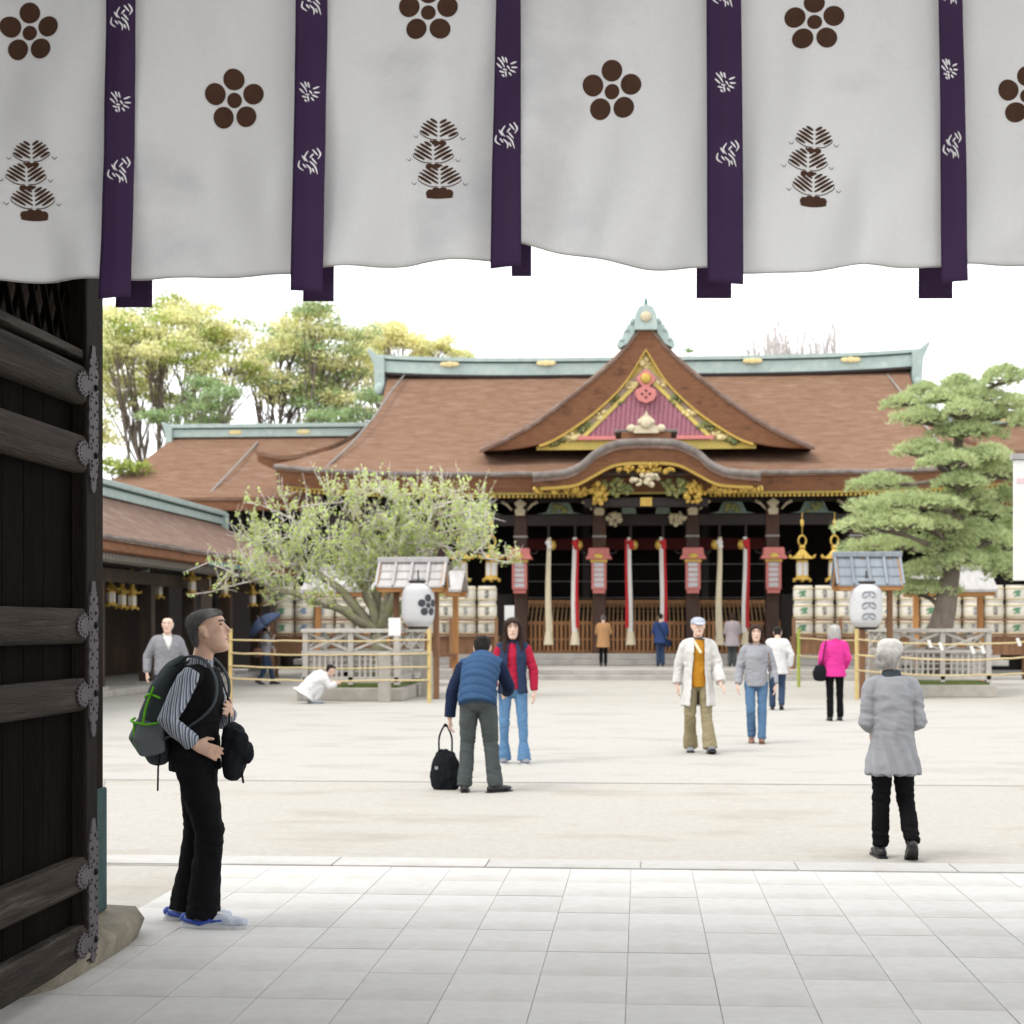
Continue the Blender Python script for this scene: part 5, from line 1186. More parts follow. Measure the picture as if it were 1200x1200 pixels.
def finish_jobs():
    dg = bpy.context.evaluated_depsgraph_get()
    new = [(o, bpy.data.meshes.new_from_object(o.evaluated_get(dg))) for o, *_ in JOBS]
    for (o, me), (_, wr, cut, solid, fr, quilt, jt, fuzz) in zip(new, JOBS):
        old = o.data; o.modifiers.clear(); o.data = me; bpy.data.meshes.remove(old)
        n = len(me.vertices)
        if n == 0: print('EMPTY', o.name); continue
        co = np.empty(n * 3); me.vertices.foreach_get('co', co); co = co.reshape(-1, 3)
        if wr or quilt or jt:
            nr = np.empty(n * 3); me.vertex_normals.foreach_get('vector', nr); nr = nr.reshape(-1, 3)
            sd_ = hash(o.name) % 7
            sd_ = sum(ord(ch) for ch in o.name) % 17
            dv = np.zeros(n)
            if wr:
                for i in range(n):
                    x, y, z = co[i]; a = noise.noise(Vector((x * fr + sd_, y * fr, z * fr * .75 + .35 * fr * x)))
                    dv[i] = wr * ((1 - abs(a) * 2.2) * .8 + .45 * noise.noise(Vector((x * fr * 2.6, y * fr * 2.6 + sd_, z * fr * 2.1))))
            for jp, rad, am in jt:
                near = np.nonzero(((co - np.array(jp)) ** 2).sum(1) < (2.2 * rad) ** 2)[0]
                for i in near:
                    x, y, z = co[i]; q = ((co[i] - np.array(jp)) ** 2).sum() / rad ** 2
                    dv[i] += am * math.exp(-q) * (1 - 2.6 * abs(noise.noise(Vector((x * 7 + sd_, y * 7, z * 24 + 6 * x + 5 * y)))))
            if quilt:
                for i in range(n): dv[i] += quilt(co[i])
            co = co + nr * dv[:, None]; me.vertices.foreach_set('co', co.ravel())
        if cut:
            bm = bmesh.new(); bm.from_mesh(me); dl = [f for f in bm.faces if cut(f.calc_center_median())]
            bmesh.ops.delete(bm, geom=dl, context='FACES'); bm.to_mesh(me); bm.free()
        me.polygons.foreach_set('use_smooth', [True] * len(me.polygons)); me.update()
        if fuzz:      # short loose strands over the hair volume
            nn_, ln, wd = fuzz; g_ = np.random.default_rng(n); ix = g_.integers(0, n, nn_); me.vertices.foreach_get('co', (cc := np.empty(n * 3))); cc = cc.reshape(-1, 3)
            nv = np.empty(n * 3); me.vertex_normals.foreach_get('vector', nv); nv = nv.reshape(-1, 3)[ix]; p0 = cc[ix] - nv * .002
            d_ = nv * .35 + np.array([0, -.25, -.55]) + g_.normal(size=(nn_, 3)) * .35; d_ -= nv * np.minimum(0, (d_ * nv).sum(1, keepdims=True)) * 1.25; d_ /= np.linalg.norm(d_, axis=1, keepdims=True)
            L_ = ln * g_.uniform(.5, 1.3, (nn_, 1)); sd2 = np.cross(d_, nv + g_.normal(size=(nn_, 3)) * .3); sd2 /= np.linalg.norm(sd2, axis=1, keepdims=True) + 1e-9
            V = np.stack([p0 - sd2 * wd, p0 + sd2 * wd, p0 + d_ * L_], 1).reshape(-1, 3); m2 = bpy.data.meshes.new('hair_strands'); m2.from_pydata(V.tolist(), [], [(3 * q, 3 * q + 1, 3 * q + 2) for q in range(nn_)]); m2.update()
            tag(link('hair_strands', m2, me.materials[0], o), kind='stuff')
        if solid: md = o.modifiers.new('cloth_thickness', 'SOLIDIFY'); md.thickness = solid; md.offset = -1
def pose(H, **ov):
    s = H / 1.7
    J = dict(pel=(0, 0, .93), wst=(0, 0, 1.08), cht=(0, 0, 1.27), nck=(0, -.02, 1.43), hd=(0, .025, 1.585), shL=(-.18, -.01, 1.385), shR=(.18, -.01, 1.385), elL=(-.235, -.03, 1.11), elR=(.235, -.03, 1.11), wrL=(-.245, .04, .87), wrR=(.245, .04, .87),
             hpL=(-.09, 0, .90), hpR=(.09, 0, .90), knL=(-.10, .02, .49), knR=(.10, .02, .49), anL=(-.10, -.02, .085), anR=(.10, -.02, .085), ftL=(-.02, 1, 0), ftR=(.02, 1, 0), hnL=(0, .1, -1), hnR=(0, .1, -1), thL=(.2, 1, 0), thR=(-.2, 1, 0))
    J = {k: (Vector(v) * (s if k[:2] not in ('ft', 'hn', 'th') else 1)) for k, v in J.items()}
    for k, v in ov.items():
        if k in J: J[k] = Vector(v)
    J['s'] = s; J['yaw'] = ov.get('yaw', 0); J['pitch'] = ov.get('pitch', 0); J['wide'] = ov.get('wide', 1.0)
    J['lat'] = (J['shR'] - J['shL']).normalized()
    return J
def headM(J): return Matrix.Translation(J['hd']) @ Matrix.Rotation(J['yaw'], 4, 'Z') @ Matrix.Rotation(J['pitch'], 4, 'X') @ Matrix.Scale(J['s'] * 1.0, 4)
HEAD = [(-.112, .070, .02, .022), (-.104, .089, -.0, .038), (-.085, .095, -.03, .050), (-.066, .088, -.05, .057), (-.048, .097, -.062, .062), (-.034, .091, -.072, .065), (-.012, .089, -.084, .069), (.015, .088, -.093, .073), (.035, .082, -.097, .075), (.052, .094, -.099, .076), (.075, .089, -.098, .075), (.095, .068, -.085, .064), (.108, .04, -.055, .045), (.114, .01, -.02, .02)]
def hring(z, f, b, w_, n=24, e=2.3):
    cy, ry = (f + b) / 2, (f - b) / 2; out = []
    for k in range(n):
        a = 2 * math.pi * k / n; c, s_ = math.cos(a), math.sin(a); q = (abs(c) ** e + abs(s_) ** e) ** (-1 / e); out.append(Vector((w_ * c * q, cy + ry * s_ * q, z)))
    return out
def head_add(m, J):
    M_ = headM(J); m.rings([[M_ @ p for p in hring(*h)] for h in HEAD])
    k = J['s']
    m.tube([M_ @ Vector(p) for p in ((0, .083, .042), (0, .098, .012), (0, .112, -.006), (0, .092, -.018))], [.008 * k, .011 * k, .014 * k, .012 * k], 8, rnd=True)
    for sx in (-1, 1):
        m.tube([M_ @ Vector(p) for p in ((sx * .074, -.002, -.020), (sx * .084, -.012, .010), (sx * .083, -.016, .034))], [.009 * k, .019 * k, .016 * k], 8, rb=[.008 * k, .010 * k, .009 * k], lat=M_.to_3x3() @ Vector((0, 1, 0)), rnd=True)
        m.tube([M_ @ Vector(p) for p in ((sx * .042, .07, .008), (sx * .05, .05, .004))], .018 * k, 8, rnd=True)
    m.tube([M_ @ Vector((0, -.03, -.05)), J['nck'] + Vector((0, .0, .0))], [.054 * k, .058 * k], 12, rnd=True)
def hand_add(m, w_, d, th, k, curl=.5, palm=1):
    d = d.normalized(); th = (th - d * th.dot(d)).normalized(); pn = d.cross(th) * palm
    p1 = w_ + d * .088 * k
    m.tube([w_ - d * .01, w_ + d * .03 * k, p1], [.024 * k, .036 * k, .040 * k], 10, rb=[.018 * k, .016 * k, .014 * k], lat=th, rnd=True)
    for i, L in enumerate((.068, .078, .074, .058)):
        o = th * (.029 - .0193 * i) * k; r0 = p1 + o - d * .006; spread = (d + th * (.10 - .07 * i))
        d1 = (spread + pn * curl * .5).normalized(); d2 = (spread + pn * curl * 1.5).normalized(); a = r0 + d1 * L * .55 * k; b = a + d2 * L * .45 * k
        m.tube([r0, a, b], [.0098 * k, .009 * k, .0075 * k], 8, rnd=True)
    r0 = w_ + d * .025 * k + th * .028 * k; a = r0 + (d * .7 + th * .8 + pn * .15).normalized() * .038 * k; b = a + (d * .95 + th * .25 + pn * .2).normalized() * .032 * k
    m.tube([r0, a, b], [.014 * k, .0115 * k, .009 * k], 8, rnd=True)
def body_add(m, J, curlL=.5, curlR=.5):
    k = J['s']; lat = J['lat']; up = Vector((0, 0, 1))
    m.tube([J['pel'] - (J['wst'] - J['pel']) * .5, J['pel'], J['wst'], J['cht'], J['cht'].lerp(J['nck'], .6), J['nck']], [q * k for q in (.09, .11, .10, .11, .09, .055)], 16, rb=[q * k for q in (.07, .08, .07, .08, .065, .05)], lat=lat, rnd=True)
    for s_ in 'LR':
        sh, el, wr_ = J['sh' + s_], J['el' + s_], J['wr' + s_]; hp, kn, an = J['hp' + s_], J['kn' + s_], J['an' + s_]
        sh = sh * .92 + J['nck'] * .08 - up * .035 * k; m.tube([J['nck'] - (J['nck'] - J['cht']) * .4, sh], [.04 * k, .032 * k], 10, rnd=True)
        m.tube([sh, sh.lerp(el, .5), el, el.lerp(wr_, .35), wr_], [q * k for q in (.030, .032, .029, .031, .026)], 10, rnd=True)
        m.tube([hp, hp.lerp(kn, .5), kn, kn.lerp(an, .35), an], [q * k for q in (.055, .055, .042, .040, .034)], 12, rnd=True)
        ft = J['ft' + s_].normalized(); m.tube([an - ft * .03 * k - up * .03 * k, an + ft * .07 * k - up * .045 * k, an + ft * .15 * k - up * .055 * k], [.036 * k, .038 * k, .03 * k], 10, rb=[.03 * k, .026 * k, .018 * k], rnd=True)
        hand_add(m, wr_, J['hn' + s_], J['th' + s_], k, curlL if s_ == 'L' else curlR, 1 if s_ == 'L' else -1)
    head_add(m, J)
def torso_add(m, J, add=.02, low=.06, hem=None, hemd=None, neck=.75, wide=1.0, front=0.0):
    """torso shell from `low` below the pelvis up towards the neck"""
    k = J['s']; lat = J['lat']; wide *= J['wide']
    ax = (J['pel'] - J['wst']).normalized()
    if low > .2: ax = Vector((0, ax.y * .3, -1)).normalized()
    P = [J['pel'] + ax * low * k, J['pel'] + ax * low * .4 * k, J['pel'], J['wst'], J['cht'], J['cht'].lerp(J['nck'], .55), J['cht'].lerp(J['nck'], neck + .2)]
    h = hem or .155; hd_ = hemd or h * .74
    ra = [h, lerp(h, .155, .6), .155, .142, .158, .140, .09]; rb_ = [hd_, lerp(hd_, .112, .6), .112, .105, .115, .095, .07]
    m.tube(P, [(q + add) * k * wide for q in ra], 20, rb=[(q + add + front) * k for q in rb_], lat=lat, rnd=False)
    dn = Vector((0, 0, -1)) * .014 * k
    for s_ in 'LR': m.tube([J['cht'].lerp(J['nck'], .72) + dn * .5, J['sh' + s_] * .9 + J['nck'] * .1 + dn], [(.058 + add * .8) * k, (.046 + add * .7) * k], 12, rb=[(.05 + add * .5) * k, (.044 + add * .5) * k], rnd=True)
def sleeve_add(m, J, s_, add=.014, upto=.94, cuff=.0):
    k = J['s']; sh, el, wr_ = J['sh' + s_], J['el' + s_], J['wr' + s_]; e = el.lerp(wr_, upto); sh = sh * .95 + J['nck'] * .05 + Vector((0, 0, -max(0, add - .008)))
    m.tube([sh + (sh - el).normalized() * .02, sh.lerp(el, .12), sh.lerp(el, .5), el, el.lerp(e, .4), e], [(q + add) * k for q in (.036, .05, .048, .044, .041, .034 + cuff)], 12, rnd=False)
def trousers(J, parent, mt, vox, cuff=.062, thigh=.0, flare=.0, up=.1, low=.02, wr=.006, name='trousers', only=None):
    m = MB(); k = J['s']
    ax = (J['wst'] - J['pel']).normalized()
    m.tube([J['pel'] - ax * .06 * k, J['pel'], J['pel'] + ax * up * k], [.135 * k, .146 * k, .136 * k], 18, rb=[.10 * k, .112 * k, .10 * k], lat=J['lat'], rnd=True)
    for s_ in 'LR':
        if only and s_ not in only: continue
        hp, kn, an = J['hp' + s_], J['kn' + s_], J['an' + s_]; e = an + (an - kn).normalized() * low * k
        m.tube([hp, hp.lerp(kn, .45), kn, kn.lerp(e, .5), e], [q * k for q in (.088 + thigh * .5, .083 + thigh, .066 + thigh * .6, (.066 + cuff) / 2 + .002 - flare * .4, cuff + flare)], 16, rnd=False)
    jt = [(tuple(J['kn' + s_]), .12, .007) for s_ in 'LR'] + [(tuple(J['an' + s_] + Vector((0, 0, .05))), .10, .009) for s_ in 'LR'] + [(tuple(J['pel'] - Vector((0, 0, .08 * k))), .14, .008)]
    return grow(m, name, mt, parent, vox, 4, wr, fr=8, jt=jt)
def shoes(J, parent, mt, vox=.009, sole=None, size=1.0, detail=None):
    k = J['s'] * size; up = Vector((0, 0, 1))
    for s_ in 'LR':
        an = J['an' + s_]; ft = J['ft' + s_].normalized(); lt_ = ft.cross(up).normalized(); fu = lt_.cross(ft).normalized()
        o = an - fu * .05 * k
        m = MB(); m.tube([o - ft * .065 * k, o - ft * .02 * k, o + ft * .06 * k, o + ft * .13 * k, o + ft * .185 * k], [q * k for q in (.034, .040, .045, .046, .032)], 14, rb=[q * k for q in (.038, .044, .038, .027, .018)], lat=lt_, rnd=True)
        m.tube([an + fu * .03 * k, o + ft * .01 * k], [.042 * k, .042 * k], 12, rnd=True)
        sh = grow(m, 'shoe', mt, parent, vox, 3, 0)
        if detail: MB().tube([o + ft * q * k + fu * z * k for q, z in ((.035, .052), (.075, .034), (.115, .026))], [.022 * k, .02 * k, .012 * k], 8, rb=[.006 * k] * 3, lat=lt_).build('laces', 'sole', sh, smooth=180)
        sl = MB(); rr = []
        pts = [(-.10, .026), (-.085, .036), (-.02, .04), (.05, .042), (.12, .049), (.17, .044), (.205, .028), (.215, .012)]
        for z in ((-.047, -.010) if detail else (-.047, -.022)):
            ring = [o + ft * a * k + lt_ * b * k + fu * z * k for a, b in pts] + [o + ft * a * k - lt_ * b * k + fu * z * k for a, b in reversed(pts)]
            rr.append(ring)
        sl.rings(rr).build('sole', sole or 'shoe_black', sh)
        if detail:
            d = MB(); d.tube([o + ft * a * k + lt_ * b * k + fu * z * k for a, b, z in ((-.075, .040, .012), (.0, .046, -.004), (.06, .049, .014), (.02, .046, .024))], .013, 6); d.ell(o - ft * .082 * k + fu * .012 * k, (.026 * k, .026 * k, .022 * k), 10, 6); d.tube([o + ft * a * k - lt_ * b * k + fu * z * k for a, b, z in ((-.075, .040, .012), (.0, .046, -.004), (.06, .049, .014), (.02, .046, .024))], .007, 6)
            d.tube([o + ft * .05 * k + lt_ * .046 * k + fu * .004 * k, o + ft * .10 * k + lt_ * .044 * k + fu * .012 * k], .006, 6); tag(d.build('shoe_stripe', detail, sh, smooth=180), kind='stuff')
def face(J, parent, hair='hair_black', br=.0042):
    M_ = headM(J)
    for sx in (-1, 1):
        MB().ell((0, 0, 0), (.0115, .0055, .0045), 10, 6).xf(M_ @ Matrix.Translation((sx * .031, .082, .034))).build('eye', 'eye_dark', parent, smooth=180)
        MB().tube([M_ @ Vector((sx * .015, .094, .051)), M_ @ Vector((sx * .032, .092, .056)), M_ @ Vector((sx * .05, .078, .052))], br, 6).build('eyebrow', hair, parent, smooth=180)
    MB().tube([M_ @ Vector((-.024, .089, -.049)), M_ @ Vector((0, .0965, -.047)), M_ @ Vector((.024, .089, -.049))], [.003, .006, .003], 6).build('mouth', 'lips', parent, smooth=180)
HAIRS = {
 'short': [(-.062, -.058, -.074, .050), (-.040, -.050, -.086, .065), (-.01, -.034, -.096, .0725), (.02, -.022, -.102, .0765), (.045, .004, -.105, .079), (.062, .036, -.109, .081), (.076, .066, -.111, .082), (.088, .088, -.108, .079), (.104, .086, -.100, .071), (.120, .062, -.078, .055), (.131, .025, -.038, .030)],
 'bob': [(-.12, -.02, -.09, .076), (-.09, -.005, -.105, .085), (-.04, .012, -.115, .090), (.0, .02, -.12, .092), (.045, .032, -.12, .090), (.07, .058, -.120, .090), (.088, .086, -.116, .086), (.108, .080, -.102, .076), (.126, .05, -.072, .055), (.136, .01, -.03, .026)],
 'long': [(-.30, -.05, -.11, .075), (-.24, -.01, -.125, .098), (-.15, .022, -.125, .104), (-.07, .022, -.122, .099), (.0, .022, -.12, .095), (.045, .034, -.12, .092), (.07, .058, -.120, .090), (.088, .086, -.116, .086), (.108, .080, -.102, .076), (.126, .05, -.072, .055), (.136, .01, -.03, .026)],
 'bald': [(-.06, -.06, -.09, .058), (-.03, -.05, -.10, .072), (.0, -.045, -.106, .079), (.03, -.045, -.108, .081), (.05, -.055, -.106, .078)],
 'beanie': [(-.03, -.03, -.105, .08), (.01, .0, -.115, .088), (.04, .05, -.118, .092), (.06, .10, -.118, .092), (.09, .098, -.115, .09), (.115, .08, -.10, .08), (.135, .045, -.065, .055), (.142, .0, -.02, .02)]}
def hair(J, parent, kind, mt, vox, name='hair', wr=.004, fuzz=None):
    M_ = headM(J); m = MB().rings([[M_ @ p for p in hring(*h)] for h in HAIRS[kind]]); k = J['s']
    if kind in ('long', 'bob'):
        for sx in (-1, 1):
            P = [(sx * .045, .082, .088), (sx * .076, .045, .055), (sx * .086, .030, -.02), (sx * .088, .022, -.10)] + ([(sx * .090, .045, -.19), (sx * .080, .075, -.27)] if kind == 'long' else [])
            m.tube([M_ @ Vector(p) for p in P], [q * k for q in (.010, .018, .024, .024, .028, .016)[:len(P)]], 10, rb=[q * k for q in (.008, .014, .018, .020, .020, .012)[:len(P)]], rnd=True)
    return grow(m, name, mt, parent, vox, 2, wr, fr=22, fuzz=fuzz)
def person(pos, rz, J, lab, vox=.012, skin='skin', curlL=.5, curlR=.5):
    t = empty('person', pos, rz, lab, 'person'); m = MB(); body_add(m, J, curlL, curlR); grow(m, 'body', skin, t, vox, 3, 0); return t
def top(J, t, mt, vox, name='jacket', add=.02, low=.06, hem=None, hemd=None, sleeves='LR', sadd=.014, neck=.75, wr=.006, cut=None, solid=0, quilt=None, wide=1.0, upto=.94, cuff=0, front=0):
    m = MB(); torso_add(m, J, add, low, hem, hemd, neck, wide, front)
    for s_ in sleeves: sleeve_add(m, J, s_, sadd, upto, cuff)
    jt = [(tuple(J['el' + s_]), .10, .007) for s_ in sleeves] + [(tuple(J['sh' + s_] * .85), .10, .007) for s_ in sleeves] + [(tuple(J['wst']), .17, .006)]
    return grow(m, name, mt, t, vox, 5, wr, cut, solid, quilt=quilt, jt=jt)
def collar(J, t, mt, vox, h=.05, r=.068, name='collar', mtilt=0):
    k = J['s']; d = (J['hd'] - J['nck']).normalized(); p = J['nck'] + d * .0; m = MB().tube([p - d * .035 * k, p + d * h * k], [(r + .014) * k, r * k], 16, rb=[(r + .012) * k, r * .95 * k], lat=J['lat']); return grow(m, name, mt, t, vox, 2, .002)
V1, V2, V3 = .0062, .0095, .014

# --- man with backpack, standing in profile
J = pose(1.66, pel=(0, -.02, .88), wst=(0, -.025, 1.02), cht=(0, -.005, 1.19), nck=(0, .012, 1.345), hd=(0, .055, 1.515), shR=(.185, 0, 1.30), elR=(.30, -.085, 1.075), wrR=(.185, .025, .945), shL=(-.185, .02, 1.30), elL=(-.25, .05, 1.02), wrL=(-.12, .135, 1.09),
         hpR=(.09, -.01, .86), hpL=(-.09, -.02, .86), knR=(.10, .085, .475), anR=(.10, .05, .085), knL=(-.10, -.03, .47), anL=(-.10, -.09, .085), hnR=(-.10, .93, -.36), thR=(-.3, .3, .9), hnL=(.9, .15, .25), thL=(-.2, .2, 1), pitch=R(11), ftR=(.12, 1, 0), wide=.94)
P0 = dep(233, 8.95); t = person((P0.x, P0.y, .014), R(-90), J, 'man in striped shirt and black vest standing with hand on hip, looking up', V1, 'skin_tan', .35, .35)
face(J, t, 'hair_grey'); hair(J, t, 'short', 'hair_grey', .0052, wr=.0022, fuzz=(9000, .014, .0011))
m = MB(); torso_add(m, J, .004, .04)
for s_ in 'LR': sleeve_add(m, J, s_, .007, .93, .004)
grow(m, 'striped_shirt', 'stripe_shirt', t, V1, 4, .005, fr=12)
collar(J, t, 'stripe_shirt', .006, .045, .062)
top(J, t, 'vest_black', V1, 'vest', .016, .08, .158, sleeves='', wr=.006, front=.004)
trousers(J, t, 'black_cloth', .0075, .082, .012, .004, low=.04, wr=.008); shoes(J, t, 'shoe_white', .006, 'sole', 1.22, 'shoe_blue')
# backpack
bp = empty('backpack', (P0.x, P0.y, .874), R(-90), 'dark grey backpack with bright green piping on the man in black vest', 'backpack')
B_ = Vector((0, 0, -.86)); m = MB()
m.tube([B_ + Vector(p) for p in ((0, -.215, .89), (0, -.235, .98), (0, -.225, 1.08), (0, -.185, 1.22), (0, -.125, 1.34), (0, -.09, 1.38))], [.11, .145, .150, .135, .10, .06], 18, rb=[.07, .085, .082, .07, .045, .025], lat=(1, 0, 0), rnd=True)
bo = grow(m, 'pack_body', 'pack_grey', bp, .0075, 10, .005)
m = MB().tube([B_ + Vector(p) for p in ((0, -.285, .90), (0, -.315, .97), (0, -.29, 1.06))], [.10, .125, .11], 16, rb=[.03, .05, .03], lat=(1, 0, 0), rnd=True); grow(m, 'front_pocket', 'pack_mesh', bp, .0075, 9, .003)
m = MB().tube([B_ + Vector(p) for p in ((.135, -.21, .90), (.155, -.225, .97), (.15, -.21, 1.04))], [.075, .085, .07], 14, rb=[.02, .03, .02], lat=(0, 1, 0), rnd=True); grow(m, 'side_pocket', 'pack_mesh', bp, .0075, 3, .003)
for pts in (((.168, -.15, 1.06), (.172, -.23, 1.045), (.13, -.32, 1.06), (.02, -.335, 1.07)), ((.158, -.16, 1.18), (.13, -.225, 1.20), (.06, -.27, 1.18)), ((.14, -.20, 1.24), (.155, -.235, 1.14), (.165, -.25, 1.05)), ((.12, -.31, 1.05), (.145, -.30, .96), (.12, -.28, .89))):
    MB().tube(spl([B_ + Vector(p) for p in pts]), .0065, 6).build('piping', 'pack_green', bp, smooth=180)
for sx in (-1, 1):
    MB().tube(spl([B_ + Vector(p) for p in ((sx * .09, -.10, 1.35), (sx * .105, -.03, 1.395), (sx * .115, .06, 1.375), (sx * .13, .125, 1.27), (sx * .145, .11, 1.14), (sx * .17, .0, 1.04), (sx * .16, -.14, .97))], 24), .024, 10, rb=.007, lat=(1, 0, 0)).build('shoulder_strap', 'pack_grey', bp, smooth=180)
MB().tube([B_ + Vector(p) for p in ((.12, -.17, .90), (.13, -.18, .82), (.12, -.185, .70))], .012, 6, rb=.004).build('loose_strap', 'bag_black', bp, smooth=180)
MB().ell(B_ + Vector((.155, -.255, 1.0)), (.012, .012, .018)).build('pull_tab', 'sole', bp, smooth=180)
cb_ = empty('camera_bag', (P0.x, P0.y, .80), R(-90), 'black camera bag hanging at the waist of the man with backpack', 'bag'); B_ = Vector((0, 0, -.79))
m = MB().tube([B_ + Vector(p) for p in ((.02, .19, .80), (.02, .20, .90), (.02, .19, 1.0))], [.10, .12, .10], 14, rb=[.05, .075, .055], lat=(1, 0, 0), rnd=True); m.ell(B_ + Vector((.10, .24, .95)), (.05, .05, .07)).ell(B_ + Vector((.06, .265, .90)), (.04, .04, .06)); grow(m, 'bag_body', 'bag_black', cb_, .008, 2, .006, fr=18)
MB().tube([B_ + Vector(p) for p in ((.05, .24, .80), (.055, .25, .74))], .006, 6).build('loose_strap', 'bag_black', cb_)
MB().tube([B_ + Vector(p) for p in ((.0, .16, 1.0), (-.06, .15, 1.15), (-.09, .08, 1.33))], .014, 8, rb=.005).build('neck_strap', 'bag_black', cb_, smooth=180)

# --- woman in grey parka walking away
J = pose(1.47, pel=(0, 0, .80), wst=(0, .0, .94), cht=(0, .015, 1.09), nck=(0, .04, 1.225), hd=(0, .075, 1.355), shL=(-.150, .02, 1.175), shR=(.150, .02, 1.175), elL=(-.178, -.01, .915), elR=(.178, -.01, .915), wrL=(-.11, .18, .87), wrR=(.11, .18, .87), hpL=(-.062, 0, .77), hpR=(.062, 0, .77),
         knL=(-.07, .04, .43), anL=(-.07, .06, .085), knR=(.095, .05, .42), anR=(.105, -.12, .13), ftR=(.12, .9, -.42), yaw=R(-32), pitch=R(-6), wide=1.0)
P0 = gnd(1046, 1006, .0); t = person((P0.x, P0.y, 0), R(3), J, 'elderly woman in long light grey parka and pale hat walking away', .0085)
face(J, t, 'hair_white'); hair(J, t, 'beanie', 'hat_cream', .007, 'hat', .007); m = MB(); Mh = headM(J)
m.rings([[Mh @ p for p in hring(*h)] for h in [(-.085, -.04, -.09, .066), (-.05, -.02, -.105, .080), (-.01, -.005, -.112, .086), (.03, .0, -.112, .088)]]); grow(m, 'hair', 'hair_white', t, .007, 2, .010, fr=24, fuzz=(5000, .022, .0014))
m = MB().tube([Mh @ Vector(p) for p in ((-.03, .10, .062), (0, .135, .05), (.03, .10, .062))], [.03, .045, .03], 10, rb=[.008] * 3, lat=(1, 0, 0), rnd=True); grow(m, 'hat_brim', 'hat_cream', t, .007, 2, 0)
top(J, t, 'parka_grey', .008, 'parka', .024, .26, .205, .165, sadd=.011, wr=.007, neck=.72, wide=.93, quilt=lambda c: -.004 * math.exp(-((c[2] - .865) / .012) ** 2) + .012 * max(0, min(1, (.86 - c[2]) * 5)) * math.sin(math.atan2(c[1], c[0]) * 11 + 3 * math.sin(c[2] * 9)))
collar(J, t, 'collar_dark', .007, .045, .072)
trousers(J, t, 'black_cloth', .009, .058, -.002, low=.01); shoes(J, t, 'shoe_black', .008, 'shoe_black', 1.1)

# --- bending man in blue down vest, and his bag
J = pose(1.68, pel=(0, -.02, .91), wst=(0, .05, 1.04), cht=(.01, .19, 1.15), nck=(.02, .34, 1.245), hd=(.0, .47, 1.33), shL=(-.17, .27, 1.20), shR=(.18, .27, 1.21), elL=(-.265, .20, .94), wrL=(-.29, .20, .68), elR=(.27, .33, .97), wrR=(.23, .52, .92), hpL=(-.085, -.02, .88), hpR=(.085, -.02, .88),
         knL=(-.10, .03, .47), anL=(-.12, -.03, .085), knR=(.12, .03, .47), anR=(.165, -.03, .085), hnL=(0, .05, -1), thL=(.1, 1, 0), hnR=(-.2, .9, -.3), thR=(0, 0, 1), ftR=(.75, .8, 0), ftL=(-.1, 1, 0), pitch=R(-30), wide=.97)
P0 = gnd(560, 928); t = person((P0.x, P0.y, 0), R(0), J, 'man in blue quilted vest bending forward with a black bag in hand', .0095, 'skin', 1.1, .5)
face(J, t); hair(J, t, 'short', 'hair_black', .008, fuzz=(4000, .016, .0014))
m = MB(); torso_add(m, J, .006, .03)
for s_ in 'LR': sleeve_add(m, J, s_, .018)
grow(m, 'sweater', 'navy', t, V2, 4, .005)
_ax = (J['nck'] - J['pel']).normalized(); _o = J['pel'].copy()
top(J, t, 'quilt_blue', .0085, 'down_vest', .034, .10, .155, .12, sleeves='', wr=.003, quilt=lambda c: .016 * (abs(math.sin((Vector(c) - _o).dot(_ax) / .088 * math.pi + .25 * math.sin(c[0] * 9))) ** .5 - .6), neck=.85)
trousers(J, t, 'charcoal', V2, .07, .004, low=.03, wr=.007); shoes(J, t, 'shoe_black', .008)
hb = empty('handbag', (P0.x - .33, P0.y + .2, .0), R(0), 'slouchy black handbag carried low by the bending man', 'bag')
m = MB().tube([(0, 0, .035), (0, 0, .12), (0, 0, .26), (.01, 0, .36)], [.125, .145, .125, .08], 16, rb=[.06, .08, .065, .02], lat=(1, 0, 0), rnd=True); grow(m, 'bag_body', 'bag_black', hb, .009, 3, .016, fr=10)
for sx in (-1, 1): MB().tube(spl([(sx * .06, -.02 + .04 * (sx > 0), .36), (sx * .06, 0, .5), (.02 * sx, .0, .60), (0, .0, .625), (-.01 * sx, .0, .60)], 20), .009, 6).build('strap', 'bag_black', hb, smooth=180)
MB().box(-.09, -.06, -.105, -.095, .2, .23).build('buckle', 'steel', hb)

# --- woman in red sweater and navy vest
J = pose(1.63, pel=(0, 0, .90), elR=(.23, .0, 1.06), wrR=(.20, .10, .87), wrL=(-.245, .03, .82), elL=(-.235, -.02, 1.05), anL=(-.13, .03, .085), knL=(-.115, .03, .47), anR=(.10, -.03, .085), ftL=(-.3, 1, 0), yaw=R(6), wide=.90, shL=(-.155, -.01, 1.325), shR=(.155, -.01, 1.325))
P0 = gnd(601, 895); t = person((P0.x, P0.y, 0), R(180), J, 'long-haired woman in crimson sweater, navy vest and flared jeans facing forward', V2)
face(J, t, 'hair_brown', .0026); hair(J, t, 'long', 'hair_brown', .009, fuzz=(5000, .05, .002))
top(J, t, 'crimson', V2, 'sweater', .010, .05, sadd=.010, wr=.004)
top(J, t, 'navy_vest', V2, 'vest', .032, .10, .17, .125, sleeves='', wr=.006, solid=.008, cut=lambda c: c.y > .0 and abs(c.x) < .045 + .05 * max(0, (1.35 - c.z)) , neck=.9)
collar(J, t, 'navy_vest', .008, .05, .075)
trousers(J, t, 'jeans', V2, .055, -.012, .030, low=.045, wr=.004); shoes(J, t, 'shoe_grey', .009, 'sole')

